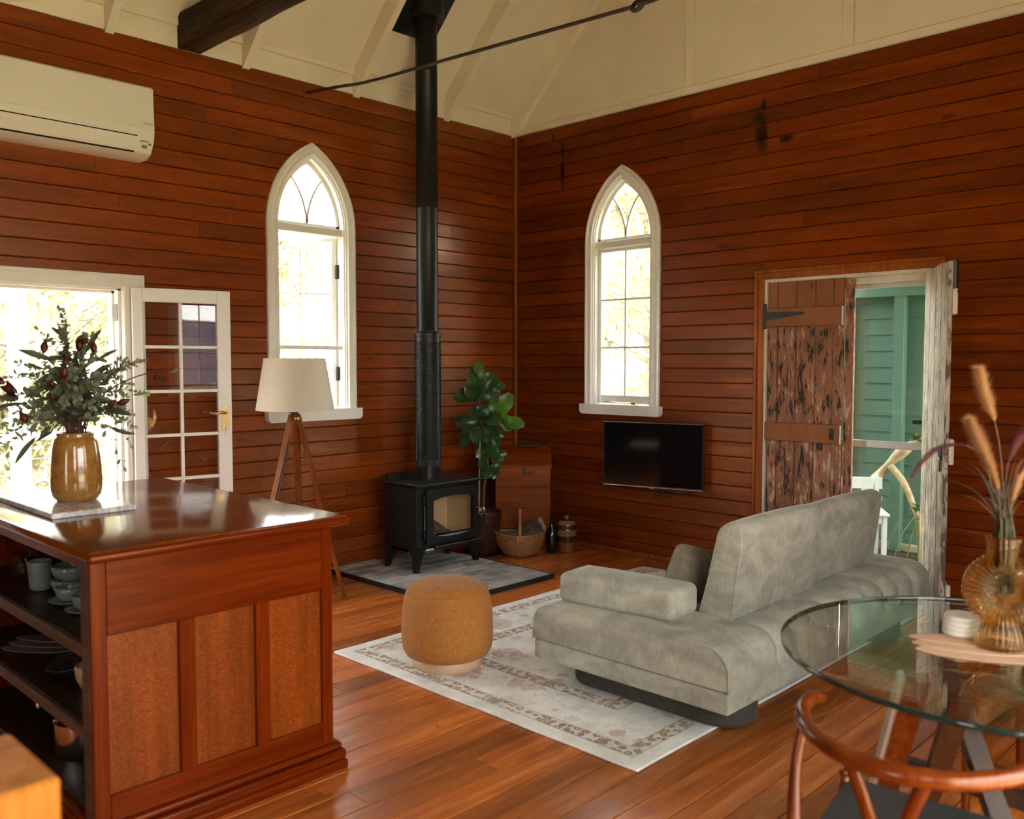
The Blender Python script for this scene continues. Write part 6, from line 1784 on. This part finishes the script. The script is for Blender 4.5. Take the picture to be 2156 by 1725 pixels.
BL = [(2003, 950), (2020, 975), (1960, 1030), (2060, 1000), (2040, 1040), (2140, 1010), (2165, 1040), (2085, 960), (2120, 950), (2100, 1030), (2075, 1065), (2150, 1075), (2095, 1085), (2130, 1060), (2062, 1090), (2110, 1010), (2170, 1090), (1975, 1005), (2088, 1045), (2125, 1085), (2080, 1100), (2135, 1110), (2098, 1060), (2070, 1020), (2115, 1045), (2145, 1100), (2088, 1110), (2104, 1000), (2056, 1060), (2160, 1010), (2130, 1020), (2092, 1010)]
for i, (px, py) in enumerate(BL):
    x, z = gxz(px, py); dpt = rnd.uniform(-.06, .06)
    p0 = Vector((rnd.uniform(-.022, .022), rnd.uniform(-.022, .022), -.10)); p1 = Vector((p0.x * 1.0, p0.y * 1.0, .035)); pe = Vector((x, dpt, z)); pm = Vector((x * .35, dpt * .4, z * .62 + .03))
    path = smooth_path([p0, p1, pm, pe], 6); V = []; F = []
    for k, p in enumerate(path):
        w = .0032 * (1 - (k / (len(path) - 1)) ** 2) + .0003
        V += [p - Vector((w, 0, 0)), p + Vector((w, .002, 0))]
    for k in range(len(path) - 1): F.append((2 * k, 2 * k + 1, 2 * k + 3, 2 * k + 2))
    MB().add(V, F).build('blade', M['grassblade'], gr, smooth=True)

# ------------------------------------------------------------------ dining chairs
def dining_chair(loc, rz, label):
    c = thing('dining_chair', label, 'chair', loc, rz, 'bentwood dining chairs at the glass table')
    ZR = .722; rc = (0.0, -.035); rr_ = .238
    rail = []
    for k in range(29):
        a = math.radians(176 + (364 - 176) * k / 28)
        x, y = rc[0] + rr_ * math.cos(a), rc[1] + rr_ * 1.0 * math.sin(a)
        rail.append((x, y, ZR - .006 * math.cos((k - 14) / 14 * PI)))
    rail = [(-rr_ + .010, rc[1] + .055, ZR - .004)] + rail + [(rr_ - .010, rc[1] + .055, ZR - .004)]
    rads = [.013] + [.0150 + .0045 * math.sin(PI * k / 28) for k in range(29)] + [.013]
    MB().tube(rail, rads, 14).build('back_rail', M['chair'], c, smooth=True)
    for s in (-1, 1):
        MB().tube(smooth_path([(s * .205, -.215, 0), (s * .205, -.20, .22), (s * .215, -.175, .44), (s * .235, -.120, .60), (s * .226, -.085, .712)], 5), [.013 + .006 * math.sin(PI * min(1, i / 15)) for i in range(21)], 10).build('leg', M['chair'], c, smooth=True)
        MB().tube(smooth_path([(s * .235, .20, 0), (s * .232, .198, .22), (s * .230, .195, .468)], 5), [.012 + .006 * math.sin(PI * i / 11) for i in range(11)], 10).build('leg', M['chair'], c, smooth=True)
        MB().lathe([(0, 0), (.012, 0), (.016, .008), (.012, .016), (0, .018)], 12).build('leg_cap', M['chair'], c, smooth=True, loc=(s * .230, .195, .466))
        bar((s * .218, -.18, .26), (s * .233, .19, .24), .009, .012, M['chair'], c, 'stretcher')
        # forked splat
        MB().tube(smooth_path([(s * .012, -.205, .43), (s * .018, -.235, .52), (s * .040, -.262, .63), (s * .072, -.266, .716)], 5), [.012, .012, .0115, .0115, .011, .011, .011, .0105, .0105, .0105, .010, .010, .010, .010, .010, .010], 8, flat=1.5).build('splat_arm', M['chair'], c, smooth=True)
    bar((-.205, -.20, .43), (.205, -.20, .43), .013, .018, M['chair'], c, 'seat_rail'); bar((-.23, .195, .43), (.23, .195, .43), .013, .018, M['chair'], c, 'seat_rail')
    bar((-.205, -.20, .30), (.205, -.20, .30), .009, .010, M['chair'], c, 'stretcher'); bar((-.23, .195, .19), (.23, .195, .19), .009, .010, M['chair'], c, 'stretcher')
    V = []; F = []
    poly = [(-.195, -.205), (.195, -.205), (.225, .185), (.21, .215), (-.21, .215), (-.225, .185)]
    MB().prism(poly, lambda a, b, t: (a, b, t), .432, .456).build('seat', M['seatblack'], c, fix=True)
    return c
dining_chair((4.705, -3.615, 0), math.radians(5), 'reddish bentwood dining chair with black seat, nearest, back to the camera')
dining_chair((4.705, -2.300, 0), math.radians(176), 'bentwood dining chair beyond the glass table, only legs seen under the glass')

# ------------------------------------------------------------------ square timber post close to the camera
fgp = thing('timber_post', 'blurred honey-coloured square timber post close to the camera in the lower corner', 'post', (3.918, -5.250, 0.0))
MB().box(-.112, .112, -.112, .112, 0, .90, .006).build('shaft', M['post'], fgp)
